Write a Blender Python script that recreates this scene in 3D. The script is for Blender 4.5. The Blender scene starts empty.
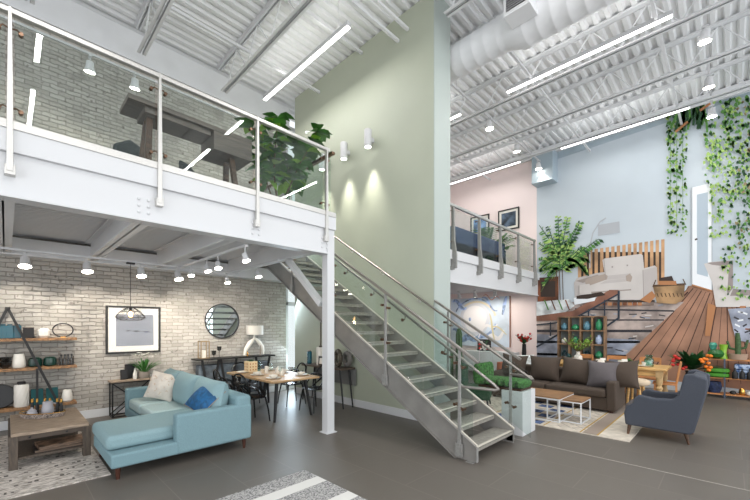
import bpy, bmesh, math, random
from mathutils import Vector, Matrix
random.seed(7)
SC = bpy.context.scene
COL = SC.collection
PI = math.pi

# ------------------------------------------------------------------ camera numbers
FPX, CX, HY, CAMH = 362.0, 375.0, 326.0, 1.7
AN = math.atan((730 - 375) / FPX)
FW = (math.cos(AN), math.sin(AN)); RT = (math.sin(AN), -math.cos(AN))
def ray(x, y):
    s = (x - CX) / FPX
    return (FW[0] + s * RT[0], FW[1] + s * RT[1], (HY - y) / FPX)
def onX(x, y, X):
    r = ray(x, y); t = X / r[0]; return Vector((X, r[1] * t, CAMH + r[2] * t))
def onY(x, y, Y):
    r = ray(x, y); t = Y / r[1]; return Vector((r[0] * t, Y, CAMH + r[2] * t))
def onZ(x, y, z):
    r = ray(x, y); t = (z - CAMH) / r[2]; return Vector((r[0] * t, r[1] * t, z))

# ------------------------------------------------------------------ materials
MATS = {}
def lin(c):
    return tuple(((v / 255) / 12.92 if v / 255 <= .04045 else ((v / 255 + .055) / 1.055) ** 2.4) for v in c) + (1,)
def mat(name, rgb, rough=.6, metal=0, noise=None, bump=None, emit=0, spec=None, coat=0):
    if name in MATS: return MATS[name]
    m = bpy.data.materials.new(name); m.use_nodes = True
    nt = m.node_tree; b = nt.nodes['Principled BSDF']
    b.inputs['Base Color'].default_value = lin(rgb)
    b.inputs['Roughness'].default_value = rough
    b.inputs['Metallic'].default_value = metal
    if spec is not None: b.inputs['Specular IOR Level'].default_value = spec
    if coat: b.inputs['Coat Weight'].default_value = coat
    tc = nt.nodes.new('ShaderNodeTexCoord')
    if noise:
        n = nt.nodes.new('ShaderNodeTexNoise'); n.inputs['Scale'].default_value = noise[0]; n.inputs['Detail'].default_value = 4
        mp = nt.nodes.new('ShaderNodeMapping')
        if len(noise) > 2: mp.inputs['Scale'].default_value = noise[2]
        nt.links.new(tc.outputs['Object'], mp.inputs[0]); nt.links.new(mp.outputs[0], n.inputs['Vector'])
        r = nt.nodes.new('ShaderNodeValToRGB')
        k = noise[1]
        r.color_ramp.elements[0].position = .35; r.color_ramp.elements[1].position = .65
        r.color_ramp.elements[0].color = lin([max(0, v * (1 - k)) for v in rgb])
        r.color_ramp.elements[1].color = lin([min(255, v * (1 + k)) for v in rgb])
        nt.links.new(n.outputs['Fac'], r.inputs[0]); nt.links.new(r.outputs[0], b.inputs['Base Color'])
    if bump:
        n2 = nt.nodes.new('ShaderNodeTexNoise'); n2.inputs['Scale'].default_value = bump[0]; n2.inputs['Detail'].default_value = 3
        nt.links.new(tc.outputs['Object'], n2.inputs['Vector'])
        bp = nt.nodes.new('ShaderNodeBump'); bp.inputs['Strength'].default_value = bump[1]; bp.inputs['Distance'].default_value = .01
        nt.links.new(n2.outputs['Fac'], bp.inputs['Height']); nt.links.new(bp.outputs[0], b.inputs['Normal'])
    if emit:
        b.inputs['Emission Color'].default_value = lin(rgb); b.inputs['Emission Strength'].default_value = emit
    MATS[name] = m; return m
def brickmat(name, c1, c2, mortar, bw, rh, ms, axes, offs=(0, 0), bump=.5, rough=.8, spots=0, offset=.5, wob=0):
    m = bpy.data.materials.new(name); m.use_nodes = True; nt = m.node_tree; N = nt.nodes; L = nt.links
    b = N['Principled BSDF']; b.inputs['Roughness'].default_value = rough
    tc = N.new('ShaderNodeTexCoord'); sp = N.new('ShaderNodeSeparateXYZ'); cb = N.new('ShaderNodeCombineXYZ')
    L.new(tc.outputs['Object'], sp.inputs[0])
    for i, ax in enumerate(axes):
        a = N.new('ShaderNodeMath'); a.operation = 'ADD'; a.inputs[1].default_value = offs[i]
        L.new(sp.outputs[ax], a.inputs[0]); L.new(a.outputs[0], cb.inputs[i])
    vec = cb.outputs[0]
    if wob:
        nz = N.new('ShaderNodeTexNoise'); nz.inputs['Scale'].default_value = 6; L.new(tc.outputs['Object'], nz.inputs['Vector'])
        sb = N.new('ShaderNodeVectorMath'); sb.operation = 'SUBTRACT'; sb.inputs[1].default_value = (.5, .5, .5)
        sc = N.new('ShaderNodeVectorMath'); sc.operation = 'SCALE'; sc.inputs['Scale'].default_value = wob
        ad = N.new('ShaderNodeVectorMath'); ad.operation = 'ADD'
        L.new(nz.outputs['Color'], sb.inputs[0]); L.new(sb.outputs[0], sc.inputs[0]); L.new(vec, ad.inputs[0]); L.new(sc.outputs[0], ad.inputs[1]); vec = ad.outputs[0]
    t = N.new('ShaderNodeTexBrick'); L.new(vec, t.inputs['Vector'])
    t.offset = offset
    t.inputs['Scale'].default_value = 1; t.inputs['Brick Width'].default_value = bw; t.inputs['Row Height'].default_value = rh
    t.inputs['Mortar Size'].default_value = ms; t.inputs['Mortar Smooth'].default_value = .3; t.inputs['Bias'].default_value = 0
    t.inputs['Color1'].default_value = lin(c1); t.inputs['Color2'].default_value = lin(c2); t.inputs['Mortar'].default_value = lin(mortar)
    col = t.outputs['Color']
    n = N.new('ShaderNodeTexNoise'); n.inputs['Scale'].default_value = 9; n.inputs['Detail'].default_value = 6
    L.new(tc.outputs['Object'], n.inputs['Vector'])
    if spots:
        for scl, thr, c in ((14, .64, (95, 85, 76)), (3, .6, tuple(int(v * .86) for v in c2))):
            q = N.new('ShaderNodeTexNoise'); q.inputs['Scale'].default_value = scl; q.inputs['Detail'].default_value = 4
            L.new(tc.outputs['Object'], q.inputs['Vector'])
            rr = N.new('ShaderNodeValToRGB'); rr.color_ramp.elements[0].position = thr; rr.color_ramp.elements[1].position = thr + .06
            L.new(q.outputs['Fac'], rr.inputs[0])
            mu = N.new('ShaderNodeMath'); mu.operation = 'MULTIPLY'; mu.inputs[1].default_value = spots; L.new(rr.outputs[0], mu.inputs[0])
            mx = N.new('ShaderNodeMix'); mx.data_type = 'RGBA'; L.new(mu.outputs[0], mx.inputs[0]); L.new(col, mx.inputs[6]); mx.inputs[7].default_value = lin(c); col = mx.outputs[2]
    L.new(col, b.inputs['Base Color'])
    inv = N.new('ShaderNodeMath'); inv.operation = 'MULTIPLY_ADD'; inv.inputs[1].default_value = -1; inv.inputs[2].default_value = 1
    L.new(t.outputs['Fac'], inv.inputs[0])
    ad2 = N.new('ShaderNodeMath'); ad2.operation = 'MULTIPLY_ADD'; ad2.inputs[1].default_value = .6 if spots else .05
    L.new(n.outputs['Fac'], ad2.inputs[0]); L.new(inv.outputs[0], ad2.inputs[2])
    bp = N.new('ShaderNodeBump'); bp.inputs['Strength'].default_value = bump; bp.inputs['Distance'].default_value = .012
    L.new(ad2.outputs[0], bp.inputs['Height']); L.new(bp.outputs[0], b.inputs['Normal'])
    MATS[name] = m; return m
def glassmat(name, tint, refl=1.0, rough=0.0):
    m = bpy.data.materials.new(name); m.use_nodes = True; nt = m.node_tree; N = nt.nodes; L = nt.links
    N.remove(N['Principled BSDF']); out = N['Material Output']
    tr = N.new('ShaderNodeBsdfTransparent'); tr.inputs[0].default_value = tint + (1,)
    gl = N.new('ShaderNodeBsdfGlossy'); gl.inputs['Roughness'].default_value = rough
    lw = N.new('ShaderNodeLayerWeight'); lw.inputs['Blend'].default_value = .5
    pw = N.new('ShaderNodeMath'); pw.operation = 'POWER'; pw.inputs[1].default_value = 5; L.new(lw.outputs['Facing'], pw.inputs[0])
    fr = N.new('ShaderNodeMath'); fr.operation = 'MULTIPLY_ADD'; fr.inputs[1].default_value = .95; fr.inputs[2].default_value = .045; L.new(pw.outputs[0], fr.inputs[0])
    mu = N.new('ShaderNodeMath'); mu.operation = 'MULTIPLY'; mu.inputs[1].default_value = refl; mu.use_clamp = True
    mx = N.new('ShaderNodeMixShader'); L.new(fr.outputs[0], mu.inputs[0]); L.new(mu.outputs[0], mx.inputs[0])
    L.new(tr.outputs[0], mx.inputs[1]); L.new(gl.outputs[0], mx.inputs[2]); L.new(mx.outputs[0], out.inputs[0])
    MATS[name] = m; return m
def rugmat(name, c1, c2, scale, stretch=(1, 1, 1), kind='noise', rough=.95):
    m = bpy.data.materials.new(name); m.use_nodes = True; nt = m.node_tree; N = nt.nodes; L = nt.links
    b = N['Principled BSDF']; b.inputs['Roughness'].default_value = rough
    tc = N.new('ShaderNodeTexCoord'); mp = N.new('ShaderNodeMapping'); mp.inputs['Scale'].default_value = stretch
    L.new(tc.outputs['Object'], mp.inputs[0])
    n = N.new('ShaderNodeTexNoise'); n.inputs['Scale'].default_value = scale; n.inputs['Detail'].default_value = 5; n.inputs['Roughness'].default_value = .7
    L.new(mp.outputs[0], n.inputs['Vector'])
    r = N.new('ShaderNodeValToRGB'); r.color_ramp.elements[0].position = .42; r.color_ramp.elements[1].position = .56
    r.color_ramp.elements[0].color = lin(c1); r.color_ramp.elements[1].color = lin(c2)
    L.new(n.outputs['Fac'], r.inputs[0]); L.new(r.outputs[0], b.inputs['Base Color'])
    bp = N.new('ShaderNodeBump'); bp.inputs['Strength'].default_value = .4; bp.inputs['Distance'].default_value = .01
    L.new(n.outputs['Fac'], bp.inputs['Height']); L.new(bp.outputs[0], b.inputs['Normal'])
    MATS[name] = m; return m

white = mat('white_paint', (210, 211, 213), .5)
white2 = mat('steel_white_paint', (222, 223, 225), .5, noise=(1.5, .02))
deckm = mat('deck_paint', (230, 231, 232), .55)
steel = mat('brushed_steel', (204, 202, 198), .38, .75, noise=(60, .05, (1, 1, 12)))
grey_steel = mat('grey_painted_steel', (150, 149, 146), .42, .25, noise=(30, .05))
stringer_m = mat('stringer_paint', (146, 143, 139), .4, .3, noise=(4, .04))
tread_m = mat('tread_plate', (150, 146, 138), .45, .2, noise=(25, .08))
rail_m = mat('rail_steel', (150, 145, 140), .3, .9, noise=(40, .06, (12, 1, 12)))
bronze = mat('clamp_metal', (120, 96, 80), .3, 1)
black = mat('black_metal', (26, 26, 28), .45)
blackwood = mat('black_wood', (30, 28, 27), .5)
plastic_black = mat('chair_plastic', (20, 20, 22), .22)
led = mat('led_diffuser', (255, 253, 250), .5, emit=7)
lampface = mat('lamp_face', (255, 247, 232), .5, emit=30)
bulbm = mat('bulb_glow', (255, 190, 120), .4, emit=20)
lampw = mat('lamp_housing', (205, 205, 207), .4)
wood_l = mat('light_oak', (186, 152, 112), .5, noise=(3, .16, (1, 14, 14)))
wood_m = mat('mid_wood', (140, 104, 70), .5, noise=(3, .18, (14, 1, 14)))
wood_g = mat('greyed_wood', (150, 132, 114), .6, noise=(4, .15, (2, 16, 16)))
wood_gd = mat('greyed_wood_dark', (84, 72, 62), .6, noise=(4, .18, (2, 16, 16)))
wood_d = mat('dark_walnut', (82, 58, 42), .45, noise=(3, .2, (1, 12, 12)))
wood_y = mat('pine_wood', (206, 164, 104), .5, noise=(3, .12, (12, 1, 12)))
desk_m = mat('desk_wood', (98, 86, 78), .45, noise=(3, .12, (1, 12, 12)))
legw = mat('sofa_leg_wood', (70, 38, 26), .4)
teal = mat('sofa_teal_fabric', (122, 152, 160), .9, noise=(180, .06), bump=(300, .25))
teal_m = mat('sofa_teal_half_lit', (136, 164, 170), .9, noise=(180, .05), bump=(300, .25))  # sofa teal lightened to paint in the spotlight on the cushions
teal_l = mat('sofa_teal_lit', (172, 194, 195), .9, noise=(180, .05), bump=(300, .25))  # same teal, lighter still where the spots brighten the seat
blue_v = mat('blue_velvet', (18, 80, 124), .7, noise=(20, .15))
cream_p = mat('cream_pillow', (216, 208, 198), .9, noise=(8, .05))
brown_f = mat('brown_fabric', (78, 66, 57), .9, noise=(140, .08), bump=(250, .3))
grey_f = mat('grey_fabric', (98, 92, 94), .9, noise=(140, .08), bump=(250, .3))
arm_f = mat('slate_fabric', (68, 72, 82), .85, noise=(140, .07), bump=(250, .3))
arm_in = mat('slate_fabric_warm_lit', (86, 80, 80), .9, noise=(140, .07))  # slate fabric with the browner light inside the chair put into its colour
ceramic_w = mat('white_ceramic', (226, 222, 214), .35)
ceramic_g = mat('green_ceramic', (20, 52, 44), .25)
ceramic_t = mat('teal_glaze', (10, 80, 96), .25)
tealbox = mat('teal_cloth_box', (8, 78, 82), .7)
charcoal = mat('charcoal', (30, 29, 30), .6)
taupe = mat('taupe', (146, 136, 126), .6)
gold = mat('gold_metal', (220, 170, 90), .25, 1)
green_l = mat('leaf_green', (58, 112, 44), .5, noise=(12, .25))
green_d = mat('leaf_dark_green', (30, 70, 34), .45, noise=(12, .25))
green_y = mat('leaf_bright', (110, 150, 50), .5, noise=(12, .2))
stem_m = mat('stem_brown', (96, 76, 54), .8)
basket_m = mat('basket_weave', (188, 168, 138), .8, noise=(30, .2))
green_s = mat('grass_green_fabric', (56, 98, 46), .9, noise=(40, .45), bump=(60, 1.0))
green_c = mat('cushion_green', (70, 140, 40), .7, noise=(20, .1))
cactus_m = mat('cactus_green', (58, 84, 48), .7, noise=(30, .2))
terracotta = mat('clay_pot', (166, 140, 120), .8)
red_f = mat('red_petal', (190, 40, 34), .5)
orange_f = mat('orange_petal', (226, 122, 30), .5)
glass_rail = glassmat('railing_glass', (.90, .94, .925), 1.0)
glass_clear = glassmat('clear_glass', (.93, .96, .95), 1.0)
glass_dark = glassmat('picture_glass', (.97, .97, .97), .35)
glass_green = glassmat('green_glass', (.35, .75, .6), 1.0)
glass_blue = glassmat('blue_glass', (.5, .75, .8), 1.0)
glass_smoke = glassmat('smoked_glass', (.45, .45, .45), 1.2)
mirror_m = mat('mirror_silver', (225, 232, 235), .02, 1)

# ------------------------------------------------------------------ mesh builder
class MB:
    def __init__(s): s.v = []; s.f = []; s.m = []; s.cur = 0
    def add(s, vs, fs):
        o = len(s.v); s.v += [Vector(a) for a in vs]; s.f += [tuple(i + o for i in f) for f in fs]; s.m += [s.cur] * len(fs); return s
    def join(s, o, M=None):
        k = len(s.v); s.v += [(M @ a if M else a.copy()) for a in o.v]; s.f += [tuple(i + k for i in f) for f in o.f]; s.m += [(s.cur if s.cur else mm) for mm in o.m]; return s
    def xf(s, M): s.v = [M @ a for a in s.v]; return s
    def move(s, x, y, z): return s.xf(Matrix.Translation((x, y, z)))
    def rot(s, a, ax='Z'): return s.xf(Matrix.Rotation(a, 4, ax))
    def box(s, x0, x1, y0, y1, z0, z1):
        vs = [(x, y, z) for z in (z0, z1) for y in (y0, y1) for x in (x0, x1)]
        return s.add(vs, [(0, 2, 3, 1), (4, 5, 7, 6), (0, 1, 5, 4), (2, 6, 7, 3), (0, 4, 6, 2), (1, 3, 7, 5)])
    def cbox(s, cx, cy, cz, w, d, h): return s.box(cx - w / 2, cx + w / 2, cy - d / 2, cy + d / 2, cz - h / 2, cz + h / 2)
    def bar(s, p, q, w, h=None, up=(0, 0, 1)):
        h = h or w; p = Vector(p); q = Vector(q); d = (q - p).normalized(); u = Vector(up)
        if abs(d.dot(u)) > .98: u = Vector((0, 1, 0))
        a = d.cross(u).normalized(); b = a.cross(d).normalized()
        vs = [e + a * (i * w / 2) + b * (j * h / 2) for e in (p, q) for i, j in ((-1, -1), (1, -1), (1, 1), (-1, 1))]
        return s.add(vs, [(0, 1, 2, 3), (7, 6, 5, 4), (0, 4, 5, 1), (1, 5, 6, 2), (2, 6, 7, 3), (3, 7, 4, 0)])
    def taper(s, p, q, w0, w1, seg=10):
        return s.tube([p, q], [w0, w1], seg)
    def tube(s, pts, r, seg=8, closed=False):
        pts = [Vector(p) for p in pts]; n = len(pts); rs = r if isinstance(r, (list, tuple)) else [r] * n
        rings = []; prev = None
        for i, p in enumerate(pts):
            if closed: d = pts[(i + 1) % n] - pts[i - 1]
            else: d = (pts[min(i + 1, n - 1)] - pts[max(i - 1, 0)])
            d.normalize()
            if prev is None:
                u = Vector((0, 0, 1)) if abs(d.z) < .9 else Vector((1, 0, 0))
                a = d.cross(u).normalized()
            else:
                a = (prev - d * prev.dot(d))
                a = a.normalized() if a.length > 1e-6 else d.cross(Vector((0, 0, 1))).normalized()
            prev = a; b = d.cross(a)
            rings.append([p + (a * math.cos(2 * PI * k / seg) + b * math.sin(2 * PI * k / seg)) * rs[i] for k in range(seg)])
        vs = [v for rg in rings for v in rg]; fs = []
        m = n if closed else n - 1
        for i in range(m):
            A = i * seg; B = ((i + 1) % n) * seg
            for k in range(seg): fs.append((A + k, A + (k + 1) % seg, B + (k + 1) % seg, B + k))
        if not closed:
            fs.append(tuple(range(seg - 1, -1, -1))); fs.append(tuple(range((n - 1) * seg, n * seg)))
        return s.add(vs, fs)
    def lathe(s, prof, c=(0, 0, 0), seg=20, cap=True):
        vs = []; fs = []
        for r, z in prof:
            for k in range(seg):
                a = 2 * PI * k / seg; vs.append((c[0] + r * math.cos(a), c[1] + r * math.sin(a), c[2] + z))
        for i in range(len(prof) - 1):
            for k in range(seg):
                fs.append((i * seg + k, i * seg + (k + 1) % seg, (i + 1) * seg + (k + 1) % seg, (i + 1) * seg + k))
        if cap:
            fs.append(tuple(range(seg - 1, -1, -1))); n = len(prof) - 1; fs.append(tuple(range(n * seg, n * seg + seg)))
        return s.add(vs, fs)
    def prism(s, poly, axis, a, b):
        """poly: 2D points; axis 'X','Y','Z' extruded from a to b."""
        def P(u, v, w): return {'X': (w, u, v), 'Y': (u, w, v), 'Z': (u, v, w)}[axis]
        n = len(poly); vs = [P(u, v, a) for u, v in poly] + [P(u, v, b) for u, v in poly]
        fs = [tuple(range(n - 1, -1, -1)), tuple(range(n, 2 * n))] + [(i, (i + 1) % n, n + (i + 1) % n, n + i) for i in range(n)]
        return s.add(vs, fs)
    def pillow(s, w, h, t, n=16, e=.5, pinch=.07, pw=4):
        """throw pillow standing in XZ plane, thickness along Y, centred at origin"""
        vs = []; fs = []
        for sd in (-1, 1):
            for j in range(n + 1):
                for i in range(n + 1):
                    u = -1 + 2 * i / n; v = -1 + 2 * j / n
                    k = 1 - pinch * (1 - v * v) if True else 1; k2 = 1 - pinch * (1 - u * u)
                    th = max(0, (1 - abs(u) ** pw)) ** e * max(0, (1 - abs(v) ** pw)) ** e
                    vs.append((u * k * w / 2, sd * (t / 2) * th, v * k2 * h / 2))
        o = (n + 1) ** 2
        for j in range(n):
            for i in range(n):
                a = j * (n + 1) + i; q = (a, a + 1, a + n + 2, a + n + 1)
                fs.append(q); fs.append(tuple(o + x for x in reversed(q)))
        return s.add(vs, fs)
    def blob(s, c, r, seg=14, rings=9, p=1.0):
        """(super)ellipsoid"""
        vs = []; fs = []
        sg = lambda x: math.copysign(abs(x) ** p, x)
        for i in range(rings + 1):
            th = -PI / 2 + PI * i / rings
            for k in range(seg):
                ph = 2 * PI * k / seg
                vs.append((c[0] + r[0] * sg(math.cos(th)) * sg(math.cos(ph)), c[1] + r[1] * sg(math.cos(th)) * sg(math.sin(ph)), c[2] + r[2] * sg(math.sin(th))))
        for i in range(rings):
            for k in range(seg): fs.append((i * seg + k, i * seg + (k + 1) % seg, (i + 1) * seg + (k + 1) % seg, (i + 1) * seg + k))
        return s.add(vs, fs)
    def leaf(s, p, d, L, W, droop=.3, up=(0, 0, 1), fold=.15):
        p = Vector(p); d = Vector(d).normalized(); sd = d.cross(Vector(up))
        if sd.length < 1e-3: sd = Vector((1, 0, 0))
        sd.normalize(); nn = sd.cross(d)
        pr = [(0, .08), (.25, .75), (.55, 1), (.8, .6), (1, .03)]
        vs = []
        for t, w in pr:
            c = p + d * (L * t) - Vector((0, 0, 1)) * (droop * L * t * t)
            vs += [c - sd * (W / 2 * w) + nn * (fold * W * w), c, c + sd * (W / 2 * w) + nn * (fold * W * w)]
        fs = []
        for i in range(4):
            for k in (0, 1): a = i * 3 + k; fs.append((a, a + 1, a + 4, a + 3))
        return s.add(vs, fs)
    def build(s, name, m, parent=None, bevel=0, seg=2, sharp=38, loc=None, subdiv=0, smooth=True):
        me = bpy.data.meshes.new(name)
        me.from_pydata([tuple(a) for a in s.v], [], s.f)
        ms = m if isinstance(m, (list, tuple)) else [m]
        for x in ms: me.materials.append(x)
        if len(ms) > 1: me.polygons.foreach_set('material_index', s.m)
        me.validate(); me.update()
        bm = bmesh.new(); bm.from_mesh(me); bmesh.ops.recalc_face_normals(bm, faces=bm.faces); bm.to_mesh(me); bm.free()
        if smooth:
            me.polygons.foreach_set('use_smooth', [True] * len(me.polygons))
            me.set_sharp_from_angle(angle=math.radians(sharp))
        o = bpy.data.objects.new(name, me); COL.objects.link(o)
        if parent: o.parent = parent
        if loc: o.location = loc
        if bevel:
            b = o.modifiers.new('bevel', 'BEVEL'); b.width = bevel; b.segments = seg; b.limit_method = 'ANGLE'; b.angle_limit = math.radians(40)
            b.harden_normals = False
        if subdiv:
            q = o.modifiers.new('sub', 'SUBSURF'); q.levels = subdiv; q.render_levels = subdiv
        return o

def tag(o, label=None, cat=None, group=None, kind=None):
    if label: o['label'] = label
    if cat: o['category'] = cat
    if group: o['group'] = group
    if kind: o['kind'] = kind
    return o
def thing(name, label, cat, loc=(0, 0, 0), rz=0, group=None):
    o = bpy.data.objects.new(name, None); COL.objects.link(o); o.empty_display_size = .1
    o.location = loc; o.rotation_euler = (0, 0, rz); tag(o, label, cat, group); return o
def single(mb, name, m, label, cat, loc=(0, 0, 0), rz=0, group=None, bevel=0, **k):
    o = mb.build(name, m, None, bevel, **k); o.location = loc; o.rotation_euler = (0, 0, rz); tag(o, label, cat, group); return o
def struct(mb, name, m, bevel=0, **k):
    o = mb.build(name, m, None, bevel, **k); o['kind'] = 'structure'; return o
def dup(root, loc, rz=0, label=None, group=None):
    r = root.copy(); COL.objects.link(r); r.location = loc; r.rotation_euler = (0, 0, rz)
    if label: r['label'] = label
    if group: r['group'] = group
    for ch in list(root.children):
        c = ch.copy(); COL.objects.link(c); c.parent = r
        for g in ch.children:
            d = g.copy(); COL.objects.link(d); d.parent = c
    return r
def spot(loc, target, power, angle=60, blend=.6, color=(1, .93, .82), r=.04):
    l = bpy.data.lights.new('spot_light', 'SPOT'); l.energy = power; l.spot_size = math.radians(angle); l.spot_blend = blend; l.color = color; l.shadow_soft_size = r
    o = bpy.data.objects.new('spot_light', l); COL.objects.link(o); o.location = loc
    o.rotation_euler = (Vector(target) - Vector(loc)).to_track_quat('-Z', 'Y').to_euler(); return o
def area(loc, target, sx, sy, power, color=(1, 1, 1), roll=None):
    l = bpy.data.lights.new('area_light', 'AREA'); l.shape = 'RECTANGLE'; l.size = sx; l.size_y = sy; l.energy = power; l.color = color
    o = bpy.data.objects.new('area_light', l); COL.objects.link(o); o.location = loc
    if roll is None: o.rotation_euler = (Vector(target) - Vector(loc)).to_track_quat('-Z', 'Y').to_euler()
    else: o.rotation_euler = roll
    return o
# ================================================================== SHELL
YB = 8.45      # painted brick wall
YF = 4.5       # front plane of the upper floors
XG = 5.18      # green wall
XM = 12.4      # far wall with pink paint and the mural
HC = 7.52      # roof deck
floor_m = brickmat('floor_tile', (104, 98, 91), (99, 93, 87), (116, 109, 102), 1.294, .595, .005, ('Y', 'X'), (-1.83 + .647 * 20, -1.795 + .595 * 20), bump=.05, rough=.42)
brick_m = brickmat('painted_brick', (184, 179, 172), (162, 157, 149), (146, 141, 134), .215, .074, .007, ('X', 'Z'), (10, 0), bump=1.4, spots=.6, wob=.06)
sage = mat('sage_paint', (175, 180, 163), .6, noise=(1.2, .01))
sage_b = mat('sage_paint_blue_lit', (172, 181, 176), .6)  # sage with reflected blue light mixed into the end face colour
pink = mat('pink_paint', (236, 220, 218), .6)
bluew = mat('blue_grey_paint', (162, 177, 187), .6)
struct(MB().box(-6, 16, -6, 13, -.12, 0), 'floor', floor_m)
struct(MB().box(5.365, 5.377, -6, 3.6, 0, .0012), 'trim_joint', mat('joint_strip', (168, 162, 154), .6))
# corrugated roof deck, ribs running along X
mb = MB(); P = .2; y = -6.0; prof = []
while y < 9.0:
    prof += [(y, HC), (y + .07, HC), (y + .10, HC + .055), (y + .17, HC + .055)]; y += P
vs = [(x, a, b) for x in (-6, 16) for a, b in prof]; n = len(prof)
mb.add(vs, [(i, i + 1, n + i + 1, n + i) for i in range(n - 1)])
mb.box(-6, 16, -6, 9, HC + .1, HC + .2)
struct(mb, 'ceiling', deckm, smooth=False)
# brick wall
struct(MB().box(-6, 5.23, YB, YB + .3, 0, 7.5), 'wall_back', brick_m)
struct(MB().box(-6, 5.23, YB - .16, YB + .3, 6.86, HC - .08).box(-6, 5.23, YB - .2, YB, 6.84, 6.86), 'trim_1', white2)
struct(MB().box(-6, 5.22, YB - .02, YB, 0, .15), 'baseboard_back', white, bevel=.004)
struct(MB().box(-6, 5.26, YB - .28, YB - .001, 2.86, 3.12).box(-6, 5.26, YB - .3, YB, 2.84, 2.87), 'trim_2', white2)
# green partition wall
struct(MB().box(XG, XG + .5, 3.66, 7.95, 0, HC), 'wall_center', sage)
struct(MB().box(XG + .002, XG + .5, 3.645, 3.66, 0, HC), 'wall_center_end', sage_b)
struct(MB().box(XG - .018, XG, 3.66, 7.95, 0, .15), 'baseboard_center', white, bevel=.004)
# glazed end between brick and green wall
mb = MB()
for x in (5.25, 6.6, 8.0): mb.box(x, x + .07, YB + .05, YB + .13, 0, HC)
for z in (0, 2.25, 3.35, 7.0): mb.box(5.25, 8.07, YB + .05, YB + .13, z, z + .1)
wf = struct(mb, 'window_1', white)
MB().box(5.3, 8.0, YB + .08, YB + .09, .05, 7.1).build('window_pane', glass_clear, wf)
struct(MB().box(8.07, 16, YB, YB + .3, 0, HC), 'wall_back_right', pink)
# far wall
struct(MB().box(XM, XM + .3, 4.6, YB, 0, HC), 'wall_right_pink', pink)
struct(MB().box(XM, XM + .3, -6, 4.6, 0, HC), 'wall_right', bluew)
struct(MB().box(XM - .02, XM, -6, 4.6, 0, .16), 'baseboard_right', white)
struct(MB().box(XM - .1, XM, -6, YB, 7.28, HC), 'trim_3', white2)
struct(MB().box(XM - .45, XM, 3.95, 4.6, 6.3, 7.26), 'trim_4', bluew, bevel=.01)
# ------------------------------------------------------------------ upper floor, left
fl = MB().box(-6, 3.59, YF + .11, YB, 3.3, 3.42)
struct(fl, 'floor_upper_left', mat('mezz_floor', (150, 146, 140), .5))
struct(MB().box(3.71, 5.18, 7.42, YB, 3.28, 3.42), 'floor_upper_landing', MATS['mezz_floor'])
# underside deck with fine ribs
mb = MB(); y = 4.6; prof = []
while y < YB: prof += [(y, 3.2), (y + .05, 3.2), (y + .065, 3.235), (y + .085, 3.235)]; y += .1
vs = [(x, a, b) for x in (-6, 3.62) for a, b in prof]; n = len(prof)
mb.add(vs, [(i, i + 1, n + i + 1, n + i) for i in range(n - 1)]); mb.box(-6, 3.62, 4.6, YB, 3.25, 3.3)
struct(mb, 'ceiling_lower_left', mat('soffit_paint', (222, 223, 225), .6), smooth=False)
# fascia: slab edge over a deep channel beam
mb = MB().box(-6, 3.70, YF, YF + .1, 3.23, 3.43).box(-6, 3.545, YF + .04, YF + .06, 2.86, 3.23).box(-6, 3.545, YF + .0, YF + .18, 2.83, 2.855)
mb.box(3.60, 3.70, YF + .1, YB, 3.23, 3.43)
struct(mb, 'trim_5', white, bevel=.003)
struct(MB().box(-6, 3.69, YF - .012, YF + .03, 3.43, 3.50), 'trim_6', steel)
# bolts of the beam splice
for x0 in (1.0, 3.45, 2.3):
    mb = MB()
    for i in (0, 1):
        for z in (2.93, 3.0, 3.07):
            mb.lathe([(.0, 0), (.016, .0), (.016, .012), (.008, .018)], (0, 0, 0), 8)
            k = len(mb.v) - 32
            for q in range(k, len(mb.v)): a = mb.v[q]; mb.v[q] = Vector((a.x + x0 + i * .09, YF + .04 - a.z, a.y + z))
    struct(mb, 'trim_bolts', white)
# cross beams
def ibeam(x, y0, y1, zt, zb, w=.16):
    return MB().box(x - .008, x + .008, y0, y1, zb, zt).box(x - w / 2, x + w / 2, y0, y1, zb, zb + .018).box(x - w / 2, x + w / 2, y0, y1, zt - .018, zt)
for i, x in enumerate((-.02, 1.07, 2.12)):
    single(ibeam(x, 4.68, 8.17, 3.19, 2.86), 'cross_beam', white2, ('white steel cross beam under the upper floor, leftmost in view', 'white steel cross beam under the upper floor, left of the framed picture', 'white steel cross beam under the upper floor, above the round mirror')[i], 'beam', group='cross beams under the upper floor')
single(ibeam(3.56, 4.68, 8.17, 3.22, 2.9, .14), 'edge_beam', white2, 'white steel edge beam running back from the column to the brick wall', 'beam')
# column with its knee brace
t = thing('steel_column', 'white square steel column holding up the corner of the upper floor', 'column', (3.62, 4.60, 0))
MB().box(-.07, .07, -.07, .07, 0, 3.228).build('shaft', white, t, bevel=.004)
MB().box(-.10, .10, -.10, .10, 0, .012).build('base_plate', white, t)
single(MB().bar((3.58, 4.72, 2.05), (3.58, 5.72, 2.90), .1, .09), 'knee_brace', white, 'white diagonal brace between the column and the edge beam', 'brace', bevel=.004)

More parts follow.
